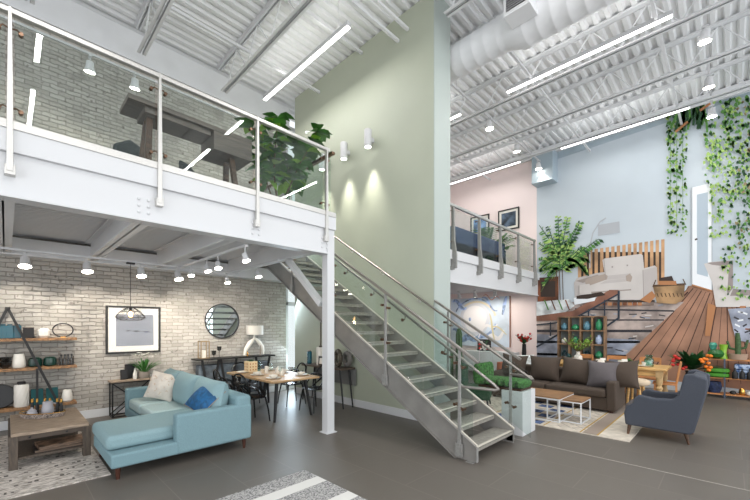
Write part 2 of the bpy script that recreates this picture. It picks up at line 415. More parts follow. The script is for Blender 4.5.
# ------------------------------------------------------------------ railings
def guard_post(parent, x, y, zf, axis='Y', drop=.38, ht=1.05, m=steel, deep=False):
    mb = MB()
    # tapered blade: wide foot clamped to the fascia, slim neck up to the rail
    if deep: mb.prism([(-.10, zf - drop), (.03, zf - drop), (.03, zf + ht), (-.03, zf + ht), (-.055, zf + .2), (-.10, zf - .1)], 'X', -.025, .025)
    else: mb.prism([(-.022, zf - drop), (.022, zf - drop), (.02, zf + .3), (.012, zf + ht), (-.012, zf + ht), (-.02, zf + .3)], 'Y', -.035, .015)
    mb.box(-.035, .035, -.03, .05, zf - drop - .03, zf - drop + .06)
    mb.v = [Vector((x + a.x, y + a.y, a.z)) if axis == 'Y' else Vector((x + a.y, y + a.x, a.z)) for a in mb.v]
    o = mb.build('post', m, parent, bevel=.003)
    for z in (zf + .18, zf + .88):
        c = MB()
        for s in (-1, 1):
            c.tube([(0, 0, 0), (s * .045, 0, .012), (s * .07, .03, 0)], .007, 6)
            c.tube([(s * .07, .012, 0), (s * .07, .055, 0)], .018, 10)
        c.v = [Vector((x + a.x, y + .01 + a.y, z + a.z)) if axis == 'Y' else Vector((x + .01 + a.y, y + a.x, z + a.z)) for a in c.v]
        c.build('clamp', bronze, o)
ra = thing('glass_railing', 'steel and glass railing along the front of the upper left floor', 'railing')
px_ = [-2.29, -1.13, .025, 1.188, 2.343, 3.5]
for x in px_: guard_post(ra, x, YF, 3.43)
for a, b in zip(px_[:-1], px_[1:]):
    MB().box(a + .03, b - .03, YF + .045, YF + .057, 3.46, 4.42).build('glass_panel', glass_rail, ra)
MB().box(-4, 3.56, YF - .03, YF + .03, 4.43, 4.475).build('top_rail', steel, ra, bevel=.006)
rs = thing('glass_railing', 'steel and glass railing along the stair opening of the upper left floor', 'railing')
for y in (5.75, 6.95): guard_post(rs, 3.66, y, 3.43, 'X', m=steel)
for a, b in ((4.58, 5.72), (5.78, 6.92)): MB().box(3.645, 3.657, a, b, 3.46, 4.42).build('glass_panel', glass_rail, rs)
MB().box(3.62, 3.68, 4.5, 7.0, 4.43, 4.475).build('top_rail', bronze, rs, bevel=.006)

# ------------------------------------------------------------------ upper floor, right
struct(MB().box(5.7, XM, YF + .11, YB, 3.3, 3.42), 'floor_upper_right', MATS['mezz_floor'])
mb = MB().box(5.7, XM - .0, YF, YF + .1, 3.22, 3.43).box(5.7, XM - .02, YF + .05, YF + .08, 2.72, 3.22).box(5.7, XM - .02, YF + .02, YF + .2, 2.69, 2.72)
struct(mb, 'trim_7', white, bevel=.003)
struct(MB().box(5.7, XM, YF + .2, YB, 2.95, 3.0), 'ceiling_lower_right', white)
rr = thing('glass_railing', 'steel and glass railing along the upper right floor by the pink wall', 'railing')
px2 = [5.95, 7.12, 8.32, 9.48, 10.66, 11.89]
for x in px2: guard_post(rr, x, YF, 3.43, drop=.42, m=grey_steel, deep=True)
for a, b in zip(px2[:-1], px2[1:]): MB().box(a + .03, b - .03, YF + .045, YF + .057, 3.46, 4.4).build('glass_panel', glass_rail, rr)
MB().box(5.75, 11.95, YF - .035, YF + .03, 4.41, 4.47).build('top_rail', steel, rr, bevel=.006)

# ------------------------------------------------------------------ roof joists
def joist(x, y0, y1):
    t = thing('roof_joist', None, 'joist', (x, 0, 0))
    mb = MB()
    for s in (-1, 1):
        mb.box(s * .018, s * .075, y0, y1, HC - .012, HC - .004); mb.box(min(s * .018, s * .026), max(s * .018, s * .026), y0, y1, HC - .07, HC - .004)
    mb.build('top_chord', white2, t)
    mb = MB()
    for s in (-1, 1):
        mb.box(min(s * .018, s * .075), max(s * .018, s * .075), y0 + .3, y1 - .25, 6.86, 6.868); mb.box(min(s * .018, s * .026), max(s * .018, s * .026), y0 + .3, y1 - .25, 6.86, 6.92)
    mb.build('bottom_chord', white2, t)
    mb = MB(); y = y0 + .3; k = 0
    while y < y1 - .5:
        mb.tube([(0, y, 6.88 if k % 2 == 0 else HC - .03), (0, y + .45, HC - .03 if k % 2 == 0 else 6.88)], .012, 6); y += .45; k += 1
    mb.build('web', white2, t)
    return t
xs = [.25, 1.80, 3.37, 5.12, 6.5, 8.05, 9.6, 11.2]
names = ['over the far left of the upper floor', 'over the upper floor railing', 'left of the long ceiling light beside the green wall', 'ending on the narrow end of the green wall', 'beside the round duct', 'next to the right ceiling light row', 'between the duct and the mural', 'closest to the mural wall']
for i, x in enumerate(xs):
    j = joist(x, -6, 3.62 if i == 3 else (YB - .22 if x < 5 else YB - .05)); j['label'] = 'white open web steel roof joist ' + names[i]
# bridging lines
for i, (y, z, x1, nm) in enumerate(((6.9, 7.2, 5.17, 'farthest'), (5.45, 7.36, 5.17, 'third'), (4.45, 7.05, 5.17, 'second'), (4.22, 7.14, 5.17, 'nearest'))):
    single(MB().bar((-5, y, z), (x1, y, z), .05), 'bridging_bar', white2, 'white bridging bar ending on the green wall, %s of four' % nm, 'bar')
for i, (y, z, nm) in enumerate(((6.2, 7.0, 'over the upper right floor'), (3.0, 6.95, 'crossing above the long light of the right hall'), (.9, 6.95, 'over the grey armchair side'), (-.9, 6.95, 'at the top right corner'))):
    single(MB().bar((5.75 if y > 3.6 else -5, y, z), (XM - .1, y, z), .045), 'bridging_bar', white2, 'white bridging bar ' + nm, 'bar')
# conduits hung in the right hall
for i, (y, nm) in enumerate(((4.33, 'left one'), (.31, 'right one'))):
    t = thing('light_track', 'white ceiling track carrying spotlights in the right hall, ' + nm, 'track', (0, y, 6.95))
    MB().box(6.6, XM - .2, -.018, .018, -.012, .02).build('rail', lampw, t)
    mb = MB()
    for x in (7, 8.8, 10.6): mb.tube([(x, 0, 0), (x, 0, .55)], .006, 5)
    mb.build('hanger_rod', lampw, t)

# ------------------------------------------------------------------ duct
t = thing('air_duct', 'large round white spiral air duct under the roof', 'duct', (6.0, 0, 6.72))
pr = []
def ring(y, r): return [(r * math.cos(2 * PI * k / 28), y, r * math.sin(2 * PI * k / 28)) for k in range(28)]
mb = MB(); ys = []; y = -6.0
while y < 2.4: ys += [(y, .38), (y + .015, .386), (y + .03, .38)]; y += .22
ys += [(2.45, .39), (2.7, .29)]; y = 2.8
while y < 5.8: ys += [(y, .28), (y + .015, .285), (y + .03, .28)]; y += .22
vs = []; 
for yy, r in ys: vs += ring(yy, r)
fs = [(i * 28 + k, i * 28 + (k + 1) % 28, (i + 1) * 28 + (k + 1) % 28, (i + 1) * 28 + k) for i in range(len(ys) - 1) for k in range(28)]
fs.append(tuple(range(28))); mb.add(vs, fs); mb.build('pipe', white2, t, sharp=80)
b = MB().box(-.62, -.30, 2.1, 2.5, -.26, .14).build('grille_box', white2, t, bevel=.005)
mb = MB().box(-.628, -.62, 2.12, 2.48, -.24, .12)
mb.build('grille_frame', white, b)
mb = MB()
for k in range(9): mb.box(-.64, -.629, 2.15, 2.45, -.21 + k * .035, -.195 + k * .035)
mb.build('louvre', charcoal, b)

# ------------------------------------------------------------------ linear lights
def strip(x, y0, y1, z, label, pw=55):
    t = thing('ceiling_light', label, 'ceiling light', (x, (y0 + y1) / 2, z), group='linear ceiling lights')
    L = (y1 - y0) / 2
    MB().box(-.04, .04, -L, L, .005, .09).build('housing', lampw, t, bevel=.004)
    MB().box(-.036, .036, -L + .01, L - .01, -.008, .005).build('diffuser', led, t)
    mb = MB()
    for s in (-1, 1): mb.tube([(0, s * L * .8, .09), (0, s * L * .8, HC - z)], .004, 5)
    mb.build('hanger_rod', lampw, t)
    area((x, (y0 + y1) / 2, z - .03), None, .08, y1 - y0, pw, (1, .98, .95), roll=(0, 0, 0))
    area((x, (y0 + y1) / 2, z + .12), None, .08, y1 - y0, 5, (1, .98, .95), roll=(PI, 0, 0))  # added uplight to brighten the roof deck
strip(4.17, 4.72, 7.65, 6.9, 'long slim ceiling light beside the green wall')
strip(4.17, -.6, 2.3, 6.9, 'long slim ceiling light mirrored in the railing glass above the dark table')
strip(4.17, -4.2, -1.8, 6.9, 'long slim ceiling light mirrored in the railing glass below the dark table')
strip(.42, -.6, 2.3, 6.9, 'long slim ceiling light mirrored at the top left of the railing glass')
strip(.42, -4.2, -1.8, 6.9, 'long slim ceiling light mirrored at the lower left of the railing glass')
strip(7.82, .68, 3.55, 6.9, 'long slim ceiling light crossing the top of the right hall')
strip(7.82, 4.72, 7.6, 6.9, 'long slim ceiling light partly hidden behind the green wall end')
strip(7.82, -4.2, -1.5, 6.9, 'long slim ceiling light mirrored in the railing glass in front of the fig')
strip(11.4, .68, 3.55, 6.9, 'long slim ceiling light just in front of the mural', 20)
strip(11.4, 4.73, 7.5, 6.9, 'long slim ceiling light above the upper right floor by the pink wall', 22)

# ------------------------------------------------------------------ spotlights
def track_head(loc, target, label, group, power=0, ang=70, big=1.25, name='track_spotlight', down=False):
    t = thing(name, label, 'spotlight', loc, group=group)
    d = (Vector(target) - Vector(loc)).normalized(); q = (d * .45 + Vector((0, 0, -1))).normalized().to_track_quat('Z', 'Y').to_matrix().to_4x4()
    if down: q = Vector((d.x * .3, -.38, -1)).normalized().to_track_quat('Z', 'Y').to_matrix().to_4x4()
    b = MB().lathe([(.03, -.055), (.04, -.045), (.044, .02), (.060, .055), (.064, .072), (.060, .072)], seg=28)
    b.xf(Matrix.Scale(big, 4)).xf(q).build('head', lampw, t)
    f = MB().lathe([(.0, .073), (.056, .073)], seg=28, cap=False).xf(Matrix.Scale(big, 4)).xf(q); f.build('lamp_face', lampface, t)
    MB().tube([(0, 0, .0), (.0, .0, .08 * big), (0, 0, .15)], .008, 6).box(-.02, .02, -.05, .05, .13, .16).build('bracket', lampw, t)
    if power: spot(Vector(loc) + d * .085 * big, target, power, ang)
    return t
g1 = 'spotlights on the track along the brick wall'
TY = 7.35
t = thing('light_track', 'long white lighting track running along in front of the brick wall', 'track', (0, TY, 2.80))
MB().box(-3, 3.4, -.018, .018, -.012, .02).build('rail', lampw, t)
t = thing('light_track', 'short white lighting track running back from the front beam above the dining side', 'track', (2.3, 0, 2.80))
MB().box(-.018, .018, 4.75, 7.3, -.012, .02).build('rail', lampw, t)
t = thing('light_track', 'short white lighting track beside the edge beam near the stairs', 'track', (3.2, 0, 2.80))
MB().box(-.018, .018, 5.4, 7.3, -.012, .02).build('rail', lampw, t)
for (px, py, tx, nm) in ((25, 262, .15, 'above the wall shelves'), (87, 266, 1.1, 'left of the pendant lamp'), (141, 272, 1.9, 'right of the pendant lamp'), (178, 277, 2.8, 'left of the round mirror')):
    p = onY(px, py, TY); track_head((p.x, TY, 2.65), (tx, YB, 1.6), 'white track spotlight ' + nm, g1, 70, 75, down=True)
for k, (px, py, tg) in enumerate(((191, 271, (2.2, 8.4, .9)), (207, 268, (3.4, 8.4, 1.5)), (218, 263, (1.9, 6.0, .5)), (245, 253, (3.4, 6.2, .75)))):
    r = ray(px, py); tt = 2.3 / r[0]; y = r[1] * tt
    track_head((2.3, y, 2.65), tg, 'white track spotlight over the sofa and dining side, %s along its track' % ('farthest back', 'second from the back', 'second from the front', 'nearest the front')[k], 'spotlights on the track over the dining side', 70, 70, .9, down=True)
for k, (px, py) in enumerate(((227, 281), (258, 283))):
    r = ray(px, py); tt = 3.2 / r[0]; y = min(r[1] * tt, 8.1)
    track_head((3.2, y, 2.65), (3.5, 8.4, 1.2), 'white track spotlight near the edge beam, ' + ('above the round mirror', 'above the console lamp')[k], 'spotlights beside the edge beam', 80, 70, .95, down=True)
# upper floor spots
for k, (px, py) in enumerate(((90, 66), (135, 83))):
    p = onY(px, py, 7.2)
    track_head(p, (p.x, YB, p.z - 1.6), 'white spotlight seen through the railing glass, ' + ('left one', 'right one')[k], 'spotlights washing the upper brick wall', 45, 80)
t = thing('light_track', 'white lighting track in front of the upper brick wall', 'track', (0, 7.2, onY(110, 72, 7.2).z + .15))
MB().box(-3, 3.5, -.018, .018, -.012, .02).build('rail', lampw, t)
for k, (px, py) in enumerate(((121, 108), (175, 99))):
    p = onY(px, py, 7.2); p.x += 0
for x in (-1.2, .2, 3.1):
    spot((x, 7.2, 5.9), (x, YB, 4.4), 28, 90)
# right hall spots
g3 = 'spotlights hanging in the right hall'
for k, (px, py, y, tg, nm) in enumerate(((705, 35, .31, (10.2, 1.5, .8), 'nearest, at the top right'), (708, 82, .31, (XM, 1, 2), 'on the right track, in the middle'), (711, 112, .31, (XM, .3, 1.8), 'in front of the hanging ivy picture'), (488, 125, 4.33, (8.6, 2.6, .5), 'on the left track near the green wall end'), (518, 147, 4.33, (XM, 5.5, 1.9), 'above the framed pictures'), (540, 165, 4.33, (XM, 3.3, 2), 'by the corner of pink and blue wall'))):
    r = ray(px, py); tt = y / r[1] if k != 3 else y / r[1]
    p = onZ(px, py, 6.78)
    p.y = y; p.x = min(p.x, 12.05)
    track_head(p, tg, 'white hanging spotlight ' + nm, g3, (60, 35, 30, 60, 45, 45)[k], 80, 1.6)
# low right, under the upper floor
for k, px in enumerate((459, 475, 495)):
    x = (11.2, 11.2, 11.2)[k]
    p = onX(px, 296, 11.3); p.z = 2.78
    track_head(p, (XM, p.y - .2, 1.6), 'small spotlight above the abstract painting, ' + ('left', 'middle', 'right')[k], 'spotlights above the abstract painting', 55, 100)
# green wall downlights
for k, y in enumerate((6.62, 5.86, 5.13)):
    t = thing('wall_light', 'white cylinder wall light on the green wall, ' + ('left one behind the railing glass', 'middle one', 'right one')[k], 'wall light', (5.03, y, 5.42), group='cylinder lights on the green wall')
    MB().lathe([(.07, -.17), (.075, -.165), (.075, .165), (.065, .175)], seg=20).build('cylinder', lampw, t)
    MB().lathe([(0, -.172), (.062, -.172)], seg=20, cap=False).build('lamp_face', led, t)
    MB().box(.05, .15, -.03, .03, -.04, .04).build('bracket', lampw, t)
    spot((4.99, y, 5.24), (5.07, y, 3.0), 270, 54, 1.0, (1, .95, .85), .06)
# ================================================================== STAIRS
st = thing('staircase', 'grey steel staircase with glass sides climbing along the green wall', 'staircase', (4.62, 2.24, 0))
S0 = Vector((4.62, 2.24, 0))
def L_(p): return Vector(p) - S0
SL = .62
def zt(y): return .203 + SL * (y - 2.24)
def stringer(x0, x1, lip):
    Y1 = 7.42
    poly = [(2.24, 0), (2.24, zt(2.24)), (Y1, zt(Y1)), (Y1, 3.06), (2.52, 0)]
    mb = MB().prism(poly, 'X', x0, x1)
    # flanges top and bottom
    w = .05 * lip
    a, b = (x0, x0 + w) if lip > 0 else (x1 + w, x1)
    a, b = min(a, b), max(a, b)
    mb.prism([(2.24, zt(2.24)), (2.24, zt(2.24) + .012), (Y1, zt(Y1) + .012), (Y1, zt(Y1))], 'X', a - .0, b)
    mb.prism([(2.52, 0), (2.54, 0), (Y1, 3.05), (Y1, 3.072)], 'X', a, b)
    return mb.xf(Matrix.Translation(-S0))
o = stringer(4.085, 4.097, -1).build('stringer', stringer_m, st)
MB().bar(L_((4.06, 2.22, .02)), L_((4.06, 2.22, .2)), .04, .012).box(-.6, -.5, .02, .12, 0, .008).build('foot_plate', grey_steel, st)
stringer(5.155, 5.167, 1).build('stringer', stringer_m, st)
edge = mat('stringer_edge_light', (206, 200, 188), .45)
for x0, x1 in ((4.078, 4.10), (5.145, 5.172)):
    MB().prism([(2.235, zt(2.24) + .0), (2.235, zt(2.24) + .02), (7.42, zt(7.42) + .02), (7.42, zt(7.42))], 'X', x0, x1).xf(Matrix.Translation(-S0)).build('edge_strip', edge, st)
for k in range(18):
    y = 2.25 + .287 * k; z = .178 * (k + 1)
    mb = MB().box(4.10, 5.153, y, y + .30, z - .012, z).box(4.10, 5.153, y, y + .012, z - .05, z).box(4.10, 5.153, y + .288, y + .30, z - .04, z)
    mb.xf(Matrix.Translation(-S0)); tr = mb.build('tread', tread_m, st, bevel=.002)
    MB().box(4.105, 5.148, y - .002, y + .04, z, z + .004).xf(Matrix.Translation(-S0)).build('nosing', edge, tr)
    b = MB()
    for x, s in ((4.10, 1), (5.153, -1)): b.prism([(y + .04, z - .012), (y + .24, z - .012), (y + .14, z - .09)], 'X', min(x, x + s * .01), max(x, x + s * .01))
    b.xf(Matrix.Translation(-S0)).build('tread_bracket', grey_steel, tr)
def rz(y): return 1.245 + .619 * (y - 2.196)
# posts
def spost(x, y, zb, ztop, side):
    mb = MB().prism([(y - .035, zb), (y + .035, zb), (y + .022, zb + .28), (y + .016, ztop), (y - .016, ztop), (y - .022, zb + .28)], 'X', x - .012, x + .012)
    mb.box(x - .03, x + .012, y - .05, y + .05, zb - .02, zb + .14)
    p = mb.xf(Matrix.Translation(-S0)).build('post', grey_steel, st, bevel=.003)
    for dz in (.35, .88):
        z = ztop - 1.06 + dz
        c = MB().tube([(x - .03, y + .06, z), (x + .035, y + .06, z)], .02, 10).tube([(x - .03, y - .06, z - .05), (x + .035, y - .06, z - .05)], .02, 10).tube([(x, y + .06, z), (x, y - .06, z - .05)], .008, 6)
        c.xf(Matrix.Translation(-S0)).build('clamp', bronze, p)
for y in (2.47, 3.76, 5.05, 6.34): spost(4.062, y, zt(y) - .33 if y > 2.6 else .06, rz(y) - .01, -1)
for y in (2.30, 3.37): spost(5.185, y, zt(y) - .33 if y > 2.6 else .04, rz(y) - .03, 1)
# top rails
def railbar(x, y0, y1, dz=0, m=rail_m, name='top_rail'):
    return MB().bar(L_((x, y0, rz(y0) + dz)), L_((x, y1, rz(y1) + dz)), .05, .035).build(name, m, st, bevel=.006)
railbar(4.062, 2.2, 7.3); railbar(5.185, 2.15, 3.64, .0)
# glass
def gp(x, y0, y1, zo=0, nm='glass_panel'):
    poly = [(y0, zt(y0) + .07), (y0, rz(y0) - .07 + zo), (y1, rz(y1) - .07 + zo), (y1, zt(y1) + .07)]
    MB().prism(poly, 'X', x, x + .012).xf(Matrix.Translation(-S0)).build(nm, glass_rail, st)
gp(4.085, 2.30, 3.06); gp(4.085, 3.08, 3.72); gp(4.085, 3.80, 4.4); gp(4.085, 4.42, 5.01); gp(4.085, 5.09, 6.30)
gp(5.165, 2.0, 2.78, -.03); gp(5.165, 2.8, 3.62, -.03)
# round handrails
def hz(y): return .955 + .634 * (y - 2.0)
hr = MB().tube([L_(p) for p in ((4.16, 7.2, hz(7.2)), (4.16, 2.06, hz(2.06)), (4.16, 2.0, hz(2.0) - .01), (4.15, 1.985, .94), (4.13, 2.02, .925), (4.11, 2.2, .925), (4.08, 2.46, .925))], .019, 10).build('handrail', rail_m, st)
for y in (2.75, 3.45, 4.1, 4.75, 5.4, 6.2):
    b = MB().tube([L_((4.16, y, hz(y) - .015)), L_((4.155, y, hz(y) - .07)), L_((4.12, y - .0, hz(y) - .09)), L_((4.10, y, hz(y) - .085))], .007, 6).tube([L_((4.10, y, hz(y) - .085)), L_((4.09, y, hz(y) - .085))], .025, 10)
    b.build('rail_bracket', bronze, hr)
def hz2(y): return .975 + .633 * (y - 1.985)
hr = MB().tube([L_(p) for p in ((5.10, 7.2, hz2(7.2)), (5.10, 3.66, hz2(3.66)), (5.10, 2.02, hz2(2.02)), (5.10, 1.96, hz2(1.96)), (5.11, 1.945, .95), (5.13, 1.98, .99), (5.15, 2.29, 1.0))], .019, 10).build('handrail', rail_m, st)
for y in (2.7, 3.3, 3.95, 4.85, 5.75, 6.6):
    xw = 5.178
    b = MB().tube([L_((5.10, y, hz2(y) - .015)), L_((5.10, y, hz2(y) - .07)), L_((5.14, y, hz2(y) - .09)), L_((xw, y, hz2(y) - .085))], .007, 6).tube([L_((xw - .01, y, hz2(y) - .085)), L_((xw, y, hz2(y) - .085))], .025, 10)
    b.build('rail_bracket', steel, hr)
# ================================================================== LEFT LIVING AREA
# rugs
rug1 = rugmat('rug_cream_pattern', (150, 142, 134), (214, 206, 198), 9, (1.2, 3.2, 1))
single(MB().box(-3.0, .84, 0, 2.9, 0, .014), 'area_rug', rug1, 'cream rug with faint dark pattern under the coffee table', 'rug', (0, 5.05, 0))
mb = MB()
random.seed(3)
for j in range(13):
    y = .12 + j * .2
    for i in range(60):
        x = -2.4 + i * .053 + (j % 3) * .02
        if random.random() < .45: mb.box(x, x + .02 + .014 * (j % 2), y, y + .03 + .025 * (i % 2), .0142, .0152)
random.seed(7)
o = mb.build('dash_pattern', mat('rug_ink', (92, 86, 82), .95), bpy.data.objects['area_rug'])
rug2m = rugmat('rug_grey_speckle', (92, 92, 94), (196, 194, 192), 45, (1, 2, 1))
single(MB().box(-1.9, 0, -2.6, 0, 0, .016), 'area_rug', rug2m, 'grey speckled rug with white stripes at the bottom edge of the picture', 'rug', (2.45, 3.56, 0))
mb = MB(); 
for a, b in ((-.42, -.26), (-.93, -.78), (-1.5, -1.36), (-2.1, -1.95)): mb.box(-1.9, -.004, a, b, .0162, .0185)
mb.build('white_stripe', mat('rug_white', (222, 220, 216), .95, bump=(120, .4)), bpy.data.objects['area_rug.001'])

# coffee table
t = thing('coffee_table', 'greyish brown wooden coffee table with open lower shelf', 'coffee table', (.42, 6.62, .014))
MB().box(-.38, .34, -.65, .65, .385, .425).build('tabletop', wood_g, t, bevel=.004)
for sx, sy in ((-1, -1), (1, -1), (-1, 1), (1, 1)):
    cx = .34 * sx - .02; cy = .61 * sy
    MB().box(cx - .04, cx + .04, cy - .04, cy + .04, 0, .385).build('leg', wood_gd if False else mat('table_leg_wood', (82, 72, 63), .6, noise=(4, .15, (14, 14, 2))), t, bevel=.003)
MB().box(-.34, .30, -.62, .62, .10, .13).build('shelf', MATS['table_leg_wood'], t, bevel=.003)
MB().box(-.32, .28, -.64, -.62, .33, .385).box(-.37, -.345, -.6, .6, .33, .385).box(.3, .33, -.6, .6, .33, .385).build('apron', mat('table_apron', (76, 65, 56), .6), t)
for x in (-.22, .12): MB().blob((x, -.648, .358), (.012, .01, .012), 8, 6).build('nail_head', black, t)
# books under the table
for k, (dx, c, lab) in enumerate(((0, (40, 34, 34), 'dark flat book on the shelf of the coffee table, lower one'), (.03, (120, 96, 78), 'flat book with tan edge on the shelf of the coffee table, upper one'))):
    b = thing('book', lab, 'book', (.50 + dx, 6.22, .014 + .13 + k * .036), .08 * k)
    MB().box(-.26, .26, -.17, .17, 0, .005).box(-.26, .26, -.17, .17, .03, .035).box(-.26, .26, .165, .17, .005, .03).build('cover', mat('book_cover_%d' % k, c, .5, noise=(12, .4)), b)
    MB().box(-.25, .25, -.165, .163, .005, .03).build('pages', mat('pages', (112, 94, 80), .8), b)
# tray with tea set
TZ = .014 + .425
tx, ty = .36, 6.86
t = thing('serving_tray', 'oval gold rimmed woven tray on the coffee table', 'tray', (tx, ty, TZ + .001), -.78)
def oval(rx, ry, z, n=28): return [(rx * math.cos(2 * PI * k / n), ry * math.sin(2 * PI * k / n), z) for k in range(n)]
mb = MB(); vs = oval(.27, .15, 0) + oval(.29, .17, .06) + oval(.275, .155, .06) + oval(.26, .14, .012); n = 28
fs = [(i * n + k, i * n + (k + 1) % n, (i + 1) * n + (k + 1) % n, (i + 1) * n + k) for i in range(3) for k in range(n)] + [tuple(range(n - 1, -1, -1)), tuple(range(3 * n, 4 * n))]
mb.add(vs, fs).build('tray_body', mat('tray_weave', (120, 110, 104), .7, noise=(60, .5)), t)
MB().tube(oval(.283, .163, .063), .008, 6, closed=True).build('rim', gold, t)
TB = TZ + .014
def jug(loc, r, h, m, label, name, cat, handle=True, spout=True, lid=False, rz=0):
    t = thing(name, label, cat, loc, rz)
    MB().lathe([(r * .8, 0), (r, .02), (r, h * .55), (r * .82, h * .8), (r * .86, h), (r * .8, h), (r * .76, h * .8), (r * .9, .03), (0, .025)], seg=20, cap=False).build('body', m, t)
    if handle: MB().tube([(r * .85, 0, h * .85), (r * 1.5, 0, h * .8), (r * 1.6, 0, h * .5), (r * 1.3, 0, h * .3), (r * .95, 0, h * .3)], .008, 6).build('handle', m, t)
    if lid: MB().lathe([(r * .86, h), (r * .5, h + .02), (.01, h + .03), (.015, h + .045), (0, h + .05)], seg=16).build('lid', m, t)
    return t
jm = mat('grey_porcelain', (168, 166, 172), .3)
jug((.41, 6.82, TB), .065, .19, jm, 'tall grey ceramic pitcher on the oval tray', 'pitcher', 'pitcher')
jug((.25, 6.85, TB), .06, .08, jm, 'small grey lidded sugar pot on the oval tray', 'sugar_pot', 'pot', handle=False, lid=True)
for k, (dx, dy, lab) in enumerate(((-.10, .17, 'leftmost'), (-.05, .135, 'second from the left'), (.03, .10, 'third from the left'), (.08, .055, 'third from the right'), (.15, -.04, 'second from the right'), (.19, -.10, 'rightmost'))):
    b = thing('small_bottle', 'small dark bottle with gold cap on the oval tray, %s' % lab, 'bottle', (tx + dx, ty + dy, TB), group='gold capped bottles on the tray')
    MB().lathe([(.018, 0), (.02, .01), (.02, .12), (.012, .15), (.011, .17)], seg=12).build('body', charcoal, b)
    MB().lathe([(.014, .17), (.014, .215), (.008, .222)], seg=12).build('cap', gold, b)

# sectional sofa
S = Vector((1.6, 6.15, 0)); 
t = thing('sectional_sofa', 'light teal chaise sofa with wooden legs on the left side', 'sofa', tuple(S))
def sb(x0, x1, y0, y1, z0, z1): return MB().box(x0 - S.x, x1 - S.x, y0 - S.y, y1 - S.y, z0, z1)
Y0, Y1 = 4.79, 7.55
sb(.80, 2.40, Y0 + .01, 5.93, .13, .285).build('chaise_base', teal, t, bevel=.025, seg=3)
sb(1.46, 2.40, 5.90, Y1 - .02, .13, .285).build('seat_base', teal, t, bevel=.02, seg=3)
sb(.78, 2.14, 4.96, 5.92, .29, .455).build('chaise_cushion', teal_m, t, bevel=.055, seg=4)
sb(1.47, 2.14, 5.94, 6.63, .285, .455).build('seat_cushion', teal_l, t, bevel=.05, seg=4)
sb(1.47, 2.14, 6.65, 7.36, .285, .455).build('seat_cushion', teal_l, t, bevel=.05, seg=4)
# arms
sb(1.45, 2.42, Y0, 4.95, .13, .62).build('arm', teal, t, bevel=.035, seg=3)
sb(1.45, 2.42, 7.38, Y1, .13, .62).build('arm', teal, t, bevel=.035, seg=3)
sb(2.20, 2.42, Y0 + .01, Y1 - .01, .13, .74).build('backrest', teal, t, bevel=.05, seg=3)
for k, (yc, w) in enumerate(((5.36, .84), (6.22, .86), (6.97, .70))):
    m = MB().pillow(w * 1.03, .52, .36, pinch=.05, e=.42, pw=2.4).rot(PI / 2).rot(math.radians(10), 'Y').move(2.06 - S.x, yc - S.y, .68)
    m.build('back_cushion', teal_m, t)
for x, y in ((.87, 4.85), (2.33, 4.85), (.87, 5.86), (2.33, 7.48), (1.52, 7.48)):
    MB().lathe([(.018, 0), (.028, .13)], (x - S.x, y - S.y, .0), 12).build('leg', legw, t)
def throw(name, m, label, loc, w, h, th, rz, tilt, roll=0, cat='pillow', **k):
    t = thing(name, label, cat, loc, rz)
    b = MB().pillow(w, h, th * 1.5, pw=2, e=.55).rot(roll, 'Y').rot(tilt, 'X').build('cover', m, t)
    return t
throw('throw_pillow', cream_p, 'cream throw pillow with faint pattern at the far end of the teal sofa', (1.84, 6.82, .69), .48, .46, .16, -.75, -.30, .20)
mb = MB(); random.seed(5)
for k in range(26):
    x, z = random.uniform(-.17, .17), random.uniform(-.15, .15); a = random.uniform(0, 3)
    yy = -.12 * (max(0, 1 - (x / .24) ** 2) ** .55) * (max(0, 1 - (z / .23) ** 2) ** .55) - .002
    mb.bar((x, yy, z), (x + .03 * math.cos(a), yy, z + .03 * math.sin(a)), .006)
mb.rot(.12, 'Y').rot(-.30, 'X').build('embroidery', mat('embroidery', (196, 170, 140), .8), bpy.data.objects['throw_pillow'])
t2 = throw('throw_pillow', blue_v, 'deep blue velvet throw pillow with piped edge at the near end of the sofa', (1.93, 5.20, .70), .48, .44, .16, -1.25, -.80, .30)
pp = []
for k in range(40):
    u = 2 * PI * k / 40; c, s_ = math.cos(u), math.sin(u); q = max(abs(c), abs(s_)); a, b = c / q, s_ / q
    pp.append((a * (1 - .07 * (1 - b * b)) * .24, 0, b * (1 - .07 * (1 - a * a)) * .22))
MB().tube(pp, .007, 6, closed=True).rot(.30, 'Y').rot(-.80, 'X').build('piping', taupe, t2)

# ------------------------------------------------------------------ shelf on the brick wall
SH = thing('wall_shelf', 'three tier oak wall shelf held by crossing black straps', 'shelf', (-.1, 8.30, 0))
W = Vector((-.1, 8.30, 0))
SZ = (1.50, 1.02, .385)
for z in SZ: MB().box(-1.0, .97, -.16, .14, z - .045, z).build('board', wood_m, SH, bevel=.003)
x0 = .02 - W.x
mb = MB()
for s in (-1, 1):
    mb.bar((x0, -.168, 1.985), (x0 + s * .62, -.168, .34), .035, .008, up=(0, 1, 0))
mb.box(x0 - .03, x0 + .03, -.175, .14, 1.965, 2.0)
mb.build('strap', charcoal, SH)
MB().bar((.46, -.172, 1.0), (.46, -.172, .36), .03, .006, up=(0, 1, 0)).build('strap', charcoal, SH)
MB().bar((x0 + .62, -.17, .34), (x0 + .62, .10, .34), .03, .01).build('strap_loop', charcoal, SH)
YS = 8.26
def onshelf(px, k): return onY(px, 350, YS).x, SZ[k]
def vase(px, k, r, h, m, label, name='vase', cat='vase', prof=None, y=YS, group=None, z=None, x=None, seg=20):
    X, Z = onshelf(px, k) if x is None else (x, z)
    t = thing(name, label, cat, (X, y, Z + .001), group=group)
    prof = prof or [(.7, 0), (.92, .12), (1, .4), (.9, .75), (.62, .95), (.66, 1), (.58, 1), (.5, .93)]
    MB().lathe([(r * a, h * b) for a, b in prof], seg=seg).build('body', m, t)
    return t
boxp = [(.9, 0), (1, .06), (1, .9), (.93, 1), (.3, 1.0)]
